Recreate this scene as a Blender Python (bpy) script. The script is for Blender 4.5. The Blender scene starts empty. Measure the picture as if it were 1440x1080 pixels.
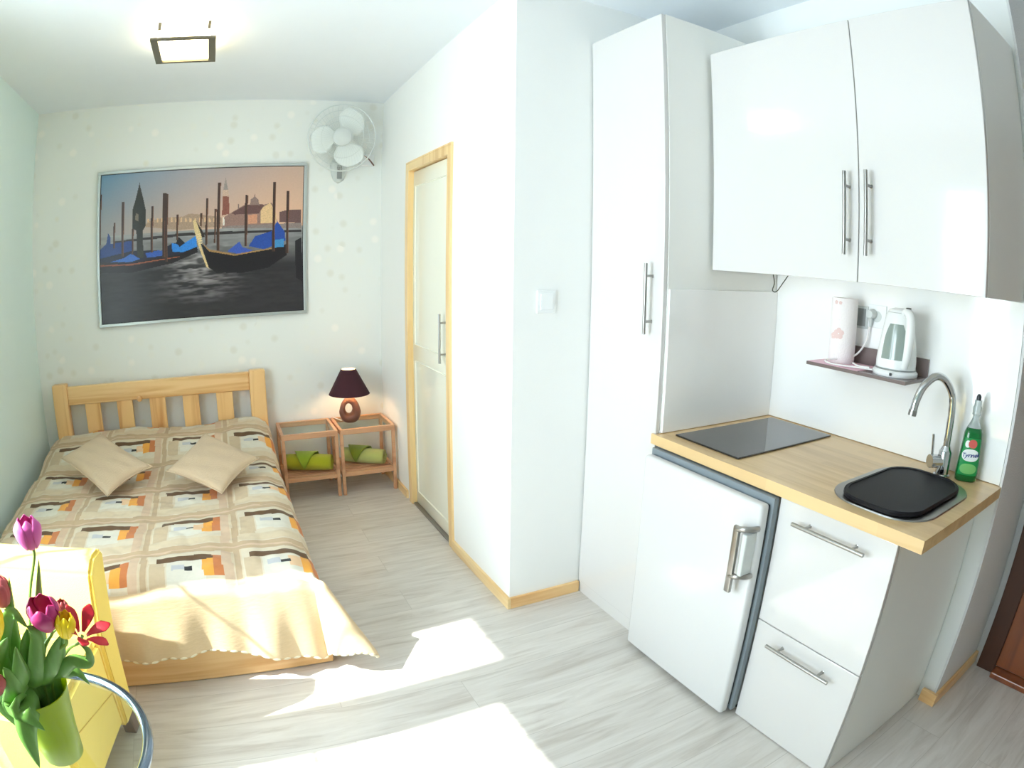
import bpy, bmesh, math, random
import numpy as np
from mathutils import Vector, Matrix, noise
random.seed(7)
C = bpy.context.scene.collection
PI = math.pi

# ------------------------------------------------------------ camera (wide action camera with barrel distortion)
cd = bpy.data.cameras.new('camera'); cam = bpy.data.objects.new('camera', cd); C.objects.link(cam)
bpy.context.scene.camera = cam
YAW, PITCH, ROLL, CAM_H = 0.4679, -0.2003, 0.0125, 1.5216
F_PX, K3 = 878.873, 0.033
cyw, syw, cp, sp = math.cos(YAW), math.sin(YAW), math.cos(PITCH), math.sin(PITCH)
fw = Vector((syw*cp, cyw*cp, sp)); rt = Vector((cyw, -syw, 0)); up = rt.cross(fw)
cr, sr = math.cos(ROLL), math.sin(ROLL)
R_ = cr*rt + sr*up; U_ = -sr*rt + cr*up
cam.matrix_world = Matrix(((R_.x, U_.x, -fw.x, 0), (R_.y, U_.y, -fw.y, 0), (R_.z, U_.z, -fw.z, CAM_H), (0, 0, 0, 1)))
cd.type = 'PANO'; cd.sensor_width = 36; cd.sensor_height = 27; cd.sensor_fit = 'HORIZONTAL'
fmm = F_PX*36/1440
cd.panorama_type = 'FISHEYE_LENS_POLYNOMIAL'
cd.fisheye_fov = math.radians(178)
cd.fisheye_polynomial_k0 = 0; cd.fisheye_polynomial_k1 = -1/fmm; cd.fisheye_polynomial_k2 = 0
cd.fisheye_polynomial_k3 = -K3/fmm**3; cd.fisheye_polynomial_k4 = 0
cd.clip_start = 0.01

# ------------------------------------------------------------ sky, sun, exposure
w = bpy.data.worlds.new('world'); bpy.context.scene.world = w; w.use_nodes = True
bg = w.node_tree.nodes['Background']; bg.inputs[0].default_value = (0.80, 0.89, 1.0, 1); bg.inputs[1].default_value = 20.0
sd = bpy.data.lights.new('sun', 'SUN'); sd.energy = 18; sd.angle = math.radians(0.6); sd.color = (1.0, 0.98, 0.95)
sun = bpy.data.objects.new('sun', sd); C.objects.link(sun)
sun.rotation_euler = Vector((1.0, 0.05, -0.97)).to_track_quat('-Z', 'Y').to_euler()
sun.location = (-3, 1.5, 4)
vs = bpy.context.scene.view_settings
bpy.context.scene.display_settings.display_device = 'sRGB'
vs.view_transform = 'Standard'; vs.look = 'None'; vs.gamma = 1; vs.use_curve_mapping = False
vs.exposure = -0.12
cy = bpy.context.scene.cycles
cy.use_denoising = True; cy.max_bounces = 12; cy.diffuse_bounces = 8; cy.transparent_max_bounces = 16
cy.sample_clamp_indirect = 8; cy.caustics_reflective = False; cy.caustics_refractive = False

# windows: in the left wall (y0, y1, z0, z1)
WINS = [(0.55, 1.49, 0.50, 2.16), (1.69, 2.06, 0.50, 2.29)]
XL, YB, XD, YC, XW, XDO = -1.35, 4.19, 1.097, 2.17, 2.11, 2.525
YF = -2.2
for (a, b, z0, z1) in WINS:      # sky portals that guide daylight through the openings
    ld = bpy.data.lights.new('daylight', 'AREA'); ld.shape = 'RECTANGLE'; ld.size = z1-z0; ld.size_y = b-a
    ld.energy = 1; ld.cycles.is_portal = True
    lo = bpy.data.objects.new('daylight', ld); C.objects.link(lo)
    lo.location = (XL-0.101, (a+b)/2, (z0+z1)/2); lo.rotation_euler = (0, -PI/2, 0)

# ------------------------------------------------------------ materials
def s2l(c): c = c/255; return c/12.92 if c <= .04045 else ((c+.055)/1.055)**2.4
def rgb(r, g, b): return (s2l(r), s2l(g), s2l(b), 1)
def mat(name, col, rough=.5, metal=0, coat=0, var=.03, vscale=8, bump=0, bscale=60, trans=0, emis=None, estr=0, ior=1.45, alpha=1, sheen=0, stretch=None, spec=.5, sss=0):
    m = bpy.data.materials.new(name); m.use_nodes = True
    n = m.node_tree.nodes; l = m.node_tree.links; p = n['Principled BSDF']
    p.inputs['Roughness'].default_value = rough; p.inputs['Metallic'].default_value = metal
    p.inputs['Coat Weight'].default_value = coat; p.inputs['Coat Roughness'].default_value = .03
    p.inputs['Transmission Weight'].default_value = trans; p.inputs['IOR'].default_value = ior
    p.inputs['Alpha'].default_value = alpha; p.inputs['Sheen Weight'].default_value = sheen
    p.inputs['Specular IOR Level'].default_value = spec
    p.inputs['Base Color'].default_value = col
    tc = n.new('ShaderNodeTexCoord'); mp = n.new('ShaderNodeMapping'); l.new(tc.outputs['Object'], mp.inputs[0])
    if stretch: mp.inputs['Scale'].default_value = stretch
    if var:
        nz = n.new('ShaderNodeTexNoise'); nz.inputs['Scale'].default_value = vscale; nz.inputs['Detail'].default_value = 4
        l.new(mp.outputs[0], nz.inputs['Vector'])
        mx = n.new('ShaderNodeMix'); mx.data_type = 'RGBA'; l.new(nz.outputs[0], mx.inputs[0])
        mx.inputs[6].default_value = tuple(max(0, c*(1-var)) for c in col[:3])+(1,)
        mx.inputs[7].default_value = tuple(min(1, c*(1+var)) for c in col[:3])+(1,)
        l.new(mx.outputs[2], p.inputs['Base Color'])
    if bump:
        nb = n.new('ShaderNodeTexNoise'); nb.inputs['Scale'].default_value = bscale; nb.inputs['Detail'].default_value = 3
        l.new(mp.outputs[0], nb.inputs['Vector'])
        bm_ = n.new('ShaderNodeBump'); bm_.inputs['Strength'].default_value = bump; bm_.inputs['Distance'].default_value = .01
        l.new(nb.outputs[0], bm_.inputs['Height']); l.new(bm_.outputs[0], p.inputs['Normal'])
    if emis: p.inputs['Emission Color'].default_value = emis; p.inputs['Emission Strength'].default_value = estr
    return m

def wood(name, c1, c2, axis='X', scale=1.0, rough=.35, coat=.2, knots=False):
    """grain running along axis"""
    m = bpy.data.materials.new(name); m.use_nodes = True
    n = m.node_tree.nodes; l = m.node_tree.links; p = n['Principled BSDF']
    tc = n.new('ShaderNodeTexCoord'); mp = n.new('ShaderNodeMapping'); l.new(tc.outputs['Object'], mp.inputs[0])
    sc = {'X': (1.2, 22, 22), 'Y': (22, 1.2, 22), 'Z': (22, 22, 1.2)}[axis]
    mp.inputs['Scale'].default_value = tuple(s*scale for s in sc)
    nz = n.new('ShaderNodeTexNoise'); nz.inputs['Scale'].default_value = 1; nz.inputs['Detail'].default_value = 5; nz.inputs['Distortion'].default_value = .6
    l.new(mp.outputs[0], nz.inputs['Vector'])
    mp2 = n.new('ShaderNodeMapping'); l.new(tc.outputs['Object'], mp2.inputs[0])
    mp2.inputs['Scale'].default_value = tuple(s*scale*.25 for s in sc)
    nz2 = n.new('ShaderNodeTexNoise'); nz2.inputs['Scale'].default_value = 1; nz2.inputs['Detail'].default_value = 2
    l.new(mp2.outputs[0], nz2.inputs['Vector'])
    ad = n.new('ShaderNodeMath'); ad.operation = 'ADD'; l.new(nz.outputs[0], ad.inputs[0]); l.new(nz2.outputs[0], ad.inputs[1])
    cr = n.new('ShaderNodeValToRGB'); l.new(ad.outputs[0], cr.inputs[0])
    cr.color_ramp.elements[0].position = .75; cr.color_ramp.elements[0].color = c1
    cr.color_ramp.elements[1].position = 1.25; cr.color_ramp.elements[1].color = c2
    cr.color_ramp.elements[0].position = .36*2; cr.color_ramp.elements[1].position = 1.0
    l.new(cr.outputs[0], p.inputs['Base Color'])
    p.inputs['Roughness'].default_value = rough; p.inputs['Coat Weight'].default_value = coat
    return m

def attr_mat(name, rough=.7, sheen=.3, bump=.15, bscale=400, coat=0):
    m = bpy.data.materials.new(name); m.use_nodes = True
    n = m.node_tree.nodes; l = m.node_tree.links; p = n['Principled BSDF']
    a = n.new('ShaderNodeAttribute'); a.attribute_name = 'print'
    nz = n.new('ShaderNodeTexNoise'); nz.inputs['Scale'].default_value = 90; nz.inputs['Detail'].default_value = 4
    mr = n.new('ShaderNodeMapRange'); mr.inputs[3].default_value = .93; mr.inputs[4].default_value = 1.05; l.new(nz.outputs[0], mr.inputs[0])
    vm = n.new('ShaderNodeVectorMath'); vm.operation = 'SCALE'; l.new(a.outputs['Color'], vm.inputs[0]); l.new(mr.outputs[0], vm.inputs['Scale'])
    l.new(vm.outputs[0], p.inputs['Base Color'])
    p.inputs['Roughness'].default_value = rough; p.inputs['Sheen Weight'].default_value = sheen; p.inputs['Coat Weight'].default_value = coat
    if bump:
        nb = n.new('ShaderNodeTexNoise'); nb.inputs['Scale'].default_value = bscale
        b = n.new('ShaderNodeBump'); b.inputs['Strength'].default_value = bump; b.inputs['Distance'].default_value = .004
        l.new(nb.outputs[0], b.inputs['Height']); l.new(b.outputs[0], p.inputs['Normal'])
    return m

def floor_mat():
    m = bpy.data.materials.new('whitewashed_oak'); m.use_nodes = True
    n = m.node_tree.nodes; l = m.node_tree.links; p = n['Principled BSDF']
    tc = n.new('ShaderNodeTexCoord')
    br = n.new('ShaderNodeTexBrick'); l.new(tc.outputs['Object'], br.inputs[0])
    br.inputs['Scale'].default_value = 1; br.inputs['Brick Width'].default_value = 1.25; br.inputs['Row Height'].default_value = .19
    br.inputs['Mortar Size'].default_value = .0012; br.offset = .37
    br.inputs['Color1'].default_value = (.0, .0, .0, 1); br.inputs['Color2'].default_value = (1, 1, 1, 1); br.inputs['Mortar'].default_value = (.5, .5, .5, 1)
    mp = n.new('ShaderNodeMapping'); l.new(tc.outputs['Object'], mp.inputs[0]); mp.inputs['Scale'].default_value = (2.2, 22, 1)
    vo = n.new('ShaderNodeVectorMath'); vo.operation = 'MULTIPLY_ADD'; l.new(br.outputs['Color'], vo.inputs[0]); vo.inputs[1].default_value = (7, 3, 0); l.new(mp.outputs[0], vo.inputs[2])
    nz = n.new('ShaderNodeTexNoise'); nz.inputs['Scale'].default_value = 1; nz.inputs['Detail'].default_value = 7; nz.inputs['Distortion'].default_value = 1.1; nz.inputs['Roughness'].default_value = .6
    l.new(vo.outputs[0], nz.inputs['Vector'])
    cr = n.new('ShaderNodeValToRGB'); l.new(nz.outputs[0], cr.inputs[0])
    e = cr.color_ramp.elements; e[0].position = .26; e[0].color = rgb(184, 175, 165); e[1].position = .62; e[1].color = rgb(217, 212, 205)
    x = e.new(.45); x.color = rgb(206, 200, 192)
    mx = n.new('ShaderNodeMix'); mx.data_type = 'RGBA'; mx.blend_type = 'MULTIPLY'; mx.inputs[0].default_value = 1
    l.new(cr.outputs[0], mx.inputs[6])
    cr2 = n.new('ShaderNodeValToRGB'); l.new(br.outputs['Color'], cr2.inputs[0])
    cr2.color_ramp.elements[0].color = (.93, .93, .93, 1); cr2.color_ramp.elements[1].color = (1, 1, 1, 1)
    l.new(cr2.outputs[0], mx.inputs[7])
    mj = n.new('ShaderNodeMix'); mj.data_type = 'RGBA'; l.new(br.outputs['Fac'], mj.inputs[0]); l.new(mx.outputs[2], mj.inputs[6]); mj.inputs[7].default_value = rgb(184, 178, 170)
    l.new(mj.outputs[2], p.inputs['Base Color'])
    p.inputs['Roughness'].default_value = .38
    return m

def wallpaper_mat():
    m = bpy.data.materials.new('wallpaper'); m.use_nodes = True
    n = m.node_tree.nodes; l = m.node_tree.links; p = n['Principled BSDF']
    tc = n.new('ShaderNodeTexCoord')
    vo = n.new('ShaderNodeTexVoronoi'); vo.inputs['Scale'].default_value = 10.5; vo.inputs['Randomness'].default_value = .9; vo.distance = 'EUCLIDEAN'
    l.new(tc.outputs['Object'], vo.inputs['Vector'])
    r = n.new('ShaderNodeMapRange'); r.inputs[1].default_value = .18; r.inputs[2].default_value = .36; r.inputs[3].default_value = 1; r.inputs[4].default_value = 0
    l.new(vo.outputs['Distance'], r.inputs[0])
    cr = n.new('ShaderNodeValToRGB'); l.new(vo.outputs['Color'], cr.inputs[0]); cr.color_ramp.interpolation = 'CONSTANT'
    e = cr.color_ramp.elements; e[0].position = 0; e[0].color = rgb(235, 236, 230); e[1].position = .45; e[1].color = rgb(231, 228, 212)
    x = e.new(.66); x.color = rgb(227, 227, 219); y = e.new(.8); y.color = rgb(243, 241, 235)
    mx = n.new('ShaderNodeMix'); mx.data_type = 'RGBA'; l.new(r.outputs[0], mx.inputs[0]); mx.inputs[6].default_value = rgb(234, 236, 232)
    l.new(cr.outputs[0], mx.inputs[7]); l.new(mx.outputs[2], p.inputs['Base Color'])
    p.inputs['Roughness'].default_value = .7
    return m

def thin_glass(name, tint=(1, 1, 1, 1), gloss=.08):
    m = bpy.data.materials.new(name); m.use_nodes = True
    n = m.node_tree.nodes; l = m.node_tree.links; n.remove(n['Principled BSDF'])
    t = n.new('ShaderNodeBsdfTransparent'); t.inputs[0].default_value = tint
    g = n.new('ShaderNodeBsdfGlossy'); g.inputs['Roughness'].default_value = .02
    mx = n.new('ShaderNodeMixShader'); mx.inputs[0].default_value = gloss
    l.new(t.outputs[0], mx.inputs[1]); l.new(g.outputs[0], mx.inputs[2]); l.new(mx.outputs[0], n['Material Output'].inputs[0])
    return m

M = dict(
 wall=mat('white_wall_paint', rgb(240, 241, 239), .75, bump=.05, bscale=220, var=.01),
 wall_green=mat('pale_green_wall_paint', rgb(222, 239, 235), .75, bump=.05, bscale=220, var=.01),
 ceiling=mat('white_ceiling_paint', rgb(234, 239, 244), .8, bump=.04, bscale=200, var=.01),
 far_wall=mat('taupe_wall_paint', rgb(214, 212, 208), .8, var=.02),
 rough_wall=mat('textured_wall_paint', rgb(222, 222, 222), .85, bump=.35, bscale=160, var=.02),
 paper=wallpaper_mat(), floor=floor_mat(),
 gloss=mat('white_gloss_lacquer', rgb(214, 212, 210), .10, coat=.6, var=0, spec=.4),
 carcass=mat('white_cabinet_laminate', rgb(240, 240, 236), .4, var=.01),
 splash=mat('white_glossy_backsplash', rgb(248, 248, 247), .1, coat=.5, var=.01),
 enamel=mat('white_enamel', rgb(214, 214, 214), .2, coat=.4, var=0),
 steel=mat('brushed_steel', rgb(168, 166, 162), .32, metal=1, var=.05, stretch=(1, 1, 60)),
 chrome=mat('chrome', rgb(210, 212, 214), .06, metal=1, var=0),
 dark_steel=mat('dark_chrome', rgb(120, 134, 150), .16, metal=1, var=.03),
 seal=mat('grey_rubber_seal', rgb(128, 138, 144), .5, var=.05),
 dark=mat('dark_grey_metal', rgb(70, 72, 74), .4, metal=.6, var=.05),
 hob=mat('black_glass_ceramic', rgb(38, 35, 36), .08, coat=.6, var=0),
 board=mat('black_plastic_board', rgb(14, 13, 18), .5, bump=.1, bscale=500, var=.1, spec=.3),
 pine=wood('pine_wood_across', rgb(214, 158, 96), rgb(240, 200, 142), 'X'),
 pine_z=wood('pine_wood_upright', rgb(208, 148, 88), rgb(238, 192, 130), 'Z'),
 pine_y=wood('pine_wood_lengthwise', rgb(214, 158, 96), rgb(240, 200, 142), 'Y'),
 trim=wood('pine_trim', rgb(222, 184, 126), rgb(240, 212, 160), 'Y'),
 trim_z=wood('pine_trim_upright', rgb(222, 180, 118), rgb(240, 208, 152), 'Z'),
 birch=wood('birch_stand_wood', rgb(182, 128, 92), rgb(208, 158, 120), 'X'),
 worktop=None,
 brown=wood('reddish_brown_wood', rgb(106, 52, 24), rgb(134, 72, 34), 'Z', rough=.3),
 dark_brown=mat('dark_brown_wood', rgb(74, 44, 30), .4, var=.15),
 cream_door=mat('cream_door_lacquer', rgb(236, 235, 220), .25, coat=.3, var=.01),
 white_plastic=mat('white_plastic', rgb(240, 242, 242), .25, var=0),
 grey_plastic=mat('grey_plastic', rgb(140, 144, 142), .35, var=.02),
 light_grey=mat('light_grey_plastic', rgb(205, 210, 208), .35, var=.02),
 blade=mat('milky_white_blade', rgb(238, 243, 240), .3, var=0, trans=.0, alpha=.9),
 cage=mat('pale_grey_wire', rgb(214, 219, 216), .35, var=0),
 frame_silver=mat('silver_picture_frame', rgb(190, 196, 194), .35, metal=.7, var=.04),
 print=attr_mat('photographic_print', .28, 0, 0),
 quilt=attr_mat('patchwork_quilt', .85, .1, .2, 60),
 mattress=mat('mattress_ticking', rgb(232, 228, 218), .8, bump=.2),
 cushion=mat('beige_cushion_cotton', rgb(204, 180, 150), .9, bump=.3, bscale=120, var=.05, sheen=.1),
 lime=mat('lime_green_terry', rgb(186, 190, 32), .95, bump=.6, bscale=450, var=.08, sheen=.3),
 green=mat('apple_green_terry', rgb(150, 176, 34), .95, bump=.6, bscale=450, var=.08, sheen=.3),
 pale_lime=mat('pale_green_terry', rgb(190, 196, 112), .95, bump=.6, bscale=450, var=.08, sheen=.3),
 olive=mat('moss_green_terry', rgb(130, 148, 34), .95, bump=.6, bscale=450, var=.1, sheen=.3),
 shade=mat('dark_maroon_lamp_fabric', rgb(62, 24, 34), .8, var=.08, bump=.1, bscale=500),
 shade_in=mat('lamp_shade_lining', rgb(236, 220, 196), .7, var=0),
 ceramic=mat('brown_stoneware', rgb(116, 76, 62), .5, var=.12, vscale=30),
 bulb=mat('lit_lamp_bulb', (1, .8, .55, 1), .5, var=0, emis=(1, .72, .42, 1), estr=60),
 lampglass=mat('lit_opal_glass', (1, .95, .85, 1), .5, var=0, emis=(1, .86, .56, 1), estr=11),
 lamp_frame=mat('brass_toned_grey_frame', rgb(120, 112, 92), .35, metal=.6, var=.04),
 yellow=mat('yellow_upholstery', rgb(246, 216, 104), .8, bump=.15, bscale=260, var=.03, sheen=.2),
 yellow_seam=mat('yellow_piping', rgb(222, 184, 70), .8, var=.03),
 chair_leg=mat('brown_chair_leg', rgb(120, 88, 74), .4, var=.1),
 black_metal=mat('black_metal', rgb(28, 28, 32), .35, metal=.5, var=.05),
 glass=thin_glass('clear_glass', (.93, .97, .95, 1), .07),
 pane=thin_glass('window_glass', (.97, .99, .98, 1), .05),
 window=mat('white_window_frame', rgb(240, 240, 238), .35, var=0),
 vase=mat('lime_green_vase', rgb(150, 172, 0), .3, coat=.05, var=.06, vscale=5, trans=.05, spec=.3),
 stem=mat('tulip_stem_green', rgb(120, 152, 62), .5, var=.1),
 leaf=mat('tulip_leaf_green', rgb(104, 150, 66), .38, var=.25, vscale=14, stretch=(6, 6, 1)),
 pink=mat('pink_tulip_petal', rgb(206, 88, 160), .45, var=.15, vscale=20),
 magenta=mat('magenta_tulip_petal', rgb(176, 44, 108), .45, var=.2, vscale=20),
 yellow_petal=mat('yellow_tulip_petal', rgb(250, 214, 20), .45, var=.08, vscale=20),
 red=mat('red_tulip_petal', rgb(186, 26, 40), .45, var=.25, vscale=25),
 dusky=mat('dusky_pink_tulip_petal', rgb(176, 84, 84), .5, var=.25, vscale=25),
 soap=mat('green_soap', rgb(6, 118, 52), .1, coat=.4, var=.04, trans=.3),
 clear=mat('clear_plastic', rgb(228, 238, 236), .08, var=0, trans=.7),
 label_white=mat('white_sticker', rgb(236, 240, 236), .4, var=0),
 label_green=mat('light_green_sticker', rgb(120, 190, 110), .4, var=.1),
 label_red=mat('red_print', rgb(206, 96, 88), .4, var=.1),
 label_blue=mat('blue_print', rgb(26, 52, 130), .4, var=0),
 towel=mat('white_paper_roll', rgb(246, 240, 240), .9, bump=.3, bscale=200, var=.01),
 pinkprint=mat('pink_flower_print', rgb(232, 204, 200), .9, var=.08),
 pinkmat=mat('pink_shelf_top', rgb(232, 190, 204), .5, var=.03),
 shelf=mat('taupe_glossy_shelf', rgb(122, 108, 106), .2, coat=.3, var=.04),
 water=mat('grey_water_window', rgb(146, 158, 152), .12, var=.03, coat=.5),
 cord=mat('white_cord', rgb(236, 232, 230), .5, var=0),
 dark_cord=mat('dark_olive_cord', rgb(70, 68, 50), .5, var=0),
 hem=mat('cream_hem', rgb(232, 222, 196), .85, var=.03),
)
def worktop_mat():
    m = wood('birch_worktop', rgb(206, 170, 118), rgb(226, 194, 144), 'Y', rough=.32, coat=.15)
    n = m.node_tree.nodes; l = m.node_tree.links; p = n['Principled BSDF']
    tc = n.new('ShaderNodeTexCoord'); mp = n.new('ShaderNodeMapping'); l.new(tc.outputs['Object'], mp.inputs[0]); mp.inputs['Rotation'].default_value = (0, 0, PI/2)
    br = n.new('ShaderNodeTexBrick'); l.new(mp.outputs[0], br.inputs[0]); br.inputs['Scale'].default_value = 1
    br.inputs['Brick Width'].default_value = .42; br.inputs['Row Height'].default_value = .04; br.inputs['Mortar Size'].default_value = 0
    br.inputs['Color1'].default_value = (.88, .86, .84, 1); br.inputs['Color2'].default_value = (1, 1, 1, 1)
    src = p.inputs['Base Color'].links[0].from_socket
    mx = n.new('ShaderNodeMix'); mx.data_type = 'RGBA'; mx.blend_type = 'MULTIPLY'; mx.inputs[0].default_value = 1
    l.new(src, mx.inputs[6]); l.new(br.outputs['Color'], mx.inputs[7]); l.new(mx.outputs[2], p.inputs['Base Color'])
    return m
M['worktop'] = worktop_mat()

# ------------------------------------------------------------ mesh helpers
class MB:
    def __init__(s): s.bm = bmesh.new()
    def box(s, x0, x1, y0, y1, z0, z1, bev=0, seg=2):
        b = bmesh.new()
        bmesh.ops.create_cube(b, size=1)
        for v in b.verts: v.co = Vector(((x0+x1)/2+v.co.x*(x1-x0), (y0+y1)/2+v.co.y*(y1-y0), (z0+z1)/2+v.co.z*(z1-z0)))
        if bev: bmesh.ops.bevel(b, geom=b.edges[:], offset=bev, segments=seg, affect='EDGES', profile=.5)
        s.merge(b); return s
    def merge(s, b, mtx=None):
        if mtx: bmesh.ops.transform(b, matrix=mtx, verts=b.verts)
        me = bpy.data.meshes.new('t'); b.to_mesh(me); b.free(); s.bm.from_mesh(me); bpy.data.meshes.remove(me)
    def tube(s, pts, r, n=12, cap=True, closed=False):
        pts = [Vector(p) for p in pts]; N = len(pts)
        rs = r if isinstance(r, (list, tuple)) else [r]*N
        rings = []; prev = None
        for i, p in enumerate(pts):
            if closed: d = pts[(i+1) % N]-pts[i-1]
            else: d = pts[min(i+1, N-1)]-pts[max(i-1, 0)]
            d.normalize()
            if prev is None:
                a = Vector((0, 0, 1)) if abs(d.z) < .9 else Vector((1, 0, 0)); u = d.cross(a).normalized()
            else:
                u = (prev-d*prev.dot(d)).normalized()
            prev = u; v = d.cross(u)
            rings.append([s.bm.verts.new(p+(u*math.cos(2*PI*k/n)+v*math.sin(2*PI*k/n))*rs[i]) for k in range(n)])
        for i in range(N if closed else N-1):
            a, b = rings[i], rings[(i+1) % N]
            for k in range(n): s.bm.faces.new((a[k], a[(k+1) % n], b[(k+1) % n], b[k]))
        if cap and not closed:
            s.bm.faces.new(rings[0][::-1]); s.bm.faces.new(rings[-1])
        return s
    def lathe(s, prof, c=(0, 0, 0), n=40, axis=None, sx=1, sy=1):
        """prof: list of (r, z)"""
        b = bmesh.new(); rings = []
        for (r, z) in prof:
            if r < 1e-6: rings.append([b.verts.new((0, 0, z))])
            else: rings.append([b.verts.new((r*sx*math.cos(2*PI*k/n), r*sy*math.sin(2*PI*k/n), z)) for k in range(n)])
        for a, d in zip(rings, rings[1:]):
            if len(a) == 1 and len(d) == 1: continue
            for k in range(n):
                k2 = (k+1) % n
                if len(a) == 1: b.faces.new((a[0], d[k2], d[k]))
                elif len(d) == 1: b.faces.new((a[k], a[k2], d[0]))
                else: b.faces.new((a[k], a[k2], d[k2], d[k]))
        mt = Matrix.Translation(Vector(c))
        if axis is not None: mt = mt @ Vector(axis).to_track_quat('Z', 'Y').to_matrix().to_4x4()
        s.merge(b, mt); return s
    def prism(s, poly, z0, z1, bev=0):
        b = bmesh.new(); f = b.faces.new([b.verts.new((x, y, z0)) for x, y in poly])
        r = bmesh.ops.extrude_face_region(b, geom=[f]); 
        for v in [g for g in r['geom'] if isinstance(g, bmesh.types.BMVert)]: v.co.z = z1
        bmesh.ops.recalc_face_normals(b, faces=b.faces)
        if bev:
            ed = [e for e in b.edges if abs(e.verts[0].co.z-e.verts[1].co.z) < 1e-6]
            bmesh.ops.bevel(b, geom=ed, offset=bev, segments=2, affect='EDGES')
        s.merge(b); return s
    def grid(s, fn, nu, nv, closeu=False):
        vs_ = [[s.bm.verts.new(fn(i/nu, j/nv)) for j in range(nv+1)] for i in range(nu if closeu else nu+1)]
        for i in range(nu):
            a, b = vs_[i], vs_[(i+1) % len(vs_)]
            for j in range(nv): s.bm.faces.new((a[j], b[j], b[j+1], a[j+1]))
        return s
    def xf(s, m): bmesh.ops.transform(s.bm, matrix=m, verts=s.bm.verts); return s
    def build(s, name, m, parent=None, smooth=False, org=None, solid=0, subsurf=0):
        if parent is not None: off = ORG[parent.name]
        else:
            if org is None:
                xs = [v.co for v in s.bm.verts]
                off = Vector(((min(v.x for v in xs)+max(v.x for v in xs))/2, (min(v.y for v in xs)+max(v.y for v in xs))/2, min(v.z for v in xs)))
            else: off = Vector(org)
        bmesh.ops.recalc_face_normals(s.bm, faces=s.bm.faces)
        for v in s.bm.verts: v.co -= off
        me = bpy.data.meshes.new(name); s.bm.to_mesh(me); s.bm.free()
        me.materials.append(m)
        if smooth:
            me.polygons.foreach_set('use_smooth', [True]*len(me.polygons))
            if smooth != 'all': me.set_sharp_from_angle(angle=math.radians(38))
        o = bpy.data.objects.new(name, me); C.objects.link(o)
        if parent is not None: o.parent = parent
        else: o.location = off
        ORG[o.name] = off
        if solid: d = o.modifiers.new('solid', 'SOLIDIFY'); d.thickness = solid; d.offset = 0
        if subsurf: d = o.modifiers.new('sub', 'SUBSURF'); d.levels = d.render_levels = subsurf
        return o
ORG = {}
def thing(name, loc, label, cat, group=None):
    o = bpy.data.objects.new(name, None); o.empty_display_size = .1; C.objects.link(o); o.location = loc
    ORG[o.name] = Vector(loc); return tag(o, label, cat, group)
def tag(o, label, cat, group=None, kind=None):
    o['label'] = label; o['category'] = cat
    if group: o['group'] = group
    if kind: o['kind'] = kind
    return o
def struct(o): o['kind'] = 'structure'; return o
def copy_tree(root, delta, label):
    r = root.copy(); C.objects.link(r); r.location = root.location+Vector(delta); r['label'] = label
    ORG[r.name] = ORG[root.name]+Vector(delta)
    for ch in list(root.children):
        c = ch.copy(); C.objects.link(c); c.parent = r
        for g in ch.children:
            d = g.copy(); C.objects.link(d); d.parent = c
    return r
def ss(a, b, x):
    t = min(1, max(0, (x-a)/(b-a))); return t*t*(3-2*t)
def bez(p, n=16):
    """catmull-rom through points"""
    p = [Vector(q) for q in p]; p = [p[0]*2-p[1]]+p+[p[-1]*2-p[-2]]; out = []
    for i in range(1, len(p)-2):
        for k in range(n):
            t = k/n
            out.append(.5*((2*p[i])+(-p[i-1]+p[i+1])*t+(2*p[i-1]-5*p[i]+4*p[i+1]-p[i+2])*t*t+(-p[i-1]+3*p[i]-3*p[i+1]+p[i+2])*t**3))
    out.append(p[-2]); return out

# ------------------------------------------------------------ room
WT = .10
struct(MB().box(XL-WT, XDO+.3, YF-.2, YB+.2, -.12, 0).build('floor', M['floor']))
CZ = lambda y: 2.70-(y-1.6)*.026
def ceil():
    b = MB(); bm = b.bm
    vs_ = [bm.verts.new(p) for p in [(XL-WT, YF-.2, CZ(YF-.2)), (XDO+.3, YF-.2, CZ(YF-.2)), (XDO+.3, YB+.2, CZ(YB+.2)), (XL-WT, YB+.2, CZ(YB+.2))]]
    vt = [bm.verts.new(v.co+Vector((0, 0, .15))) for v in vs_]
    bm.faces.new(vs_); bm.faces.new(vt[::-1])
    for k in range(4): bm.faces.new((vs_[k], vs_[(k+1) % 4], vt[(k+1) % 4], vt[k]))
    return b
struct(ceil().build('ceiling', M['ceiling']))
TOP = 2.80
lw = MB(); ys = YF-.2
for (a, b, z0, z1) in WINS:
    lw.box(XL-WT, XL, ys, a, 0, TOP); lw.box(XL-WT, XL, a, b, 0, z0); lw.box(XL-WT, XL, a, b, z1, TOP); ys = b
lw.box(XL-WT, XL, ys, YB+.2, 0, TOP)
struct(lw.build('wall_left', M['wall_green']))
struct(MB().box(XL, XD+.9, YB, YB+.2, 0, TOP).build('wall_back', M['paper']))
# right partition with door niche, and kitchen return
DY0, DY1, DZ = 2.835, 3.575, 2.09
wr = MB()
wr.box(XD, XD+.12, YC, DY0, 0, TOP); wr.box(XD, XD+.12, DY1, YB, 0, TOP); wr.box(XD, XD+.12, DY0, DY1, DZ, TOP)
wr.box(XD+.12, XW+.2, YC, YC+.12, 0, TOP)
struct(wr.build('wall_right', M['wall']))
struct(MB().box(XW, XDO+.3, .575, YC, 0, TOP).build('wall_kitchen', M['wall']))
struct(MB().box(XDO, XDO+.3, YF-.2, .575, 0, TOP).build('wall_corridor', M['rough_wall']))
struct(MB().box(XL, XDO, YF-.2, YF, 0, TOP).build('wall_front', M['far_wall']))
# textured end face of the kitchen wall
struct(MB().box(XW-.012, XDO, .565, .575, 0, TOP).build('trim_1', M['rough_wall']))
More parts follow.
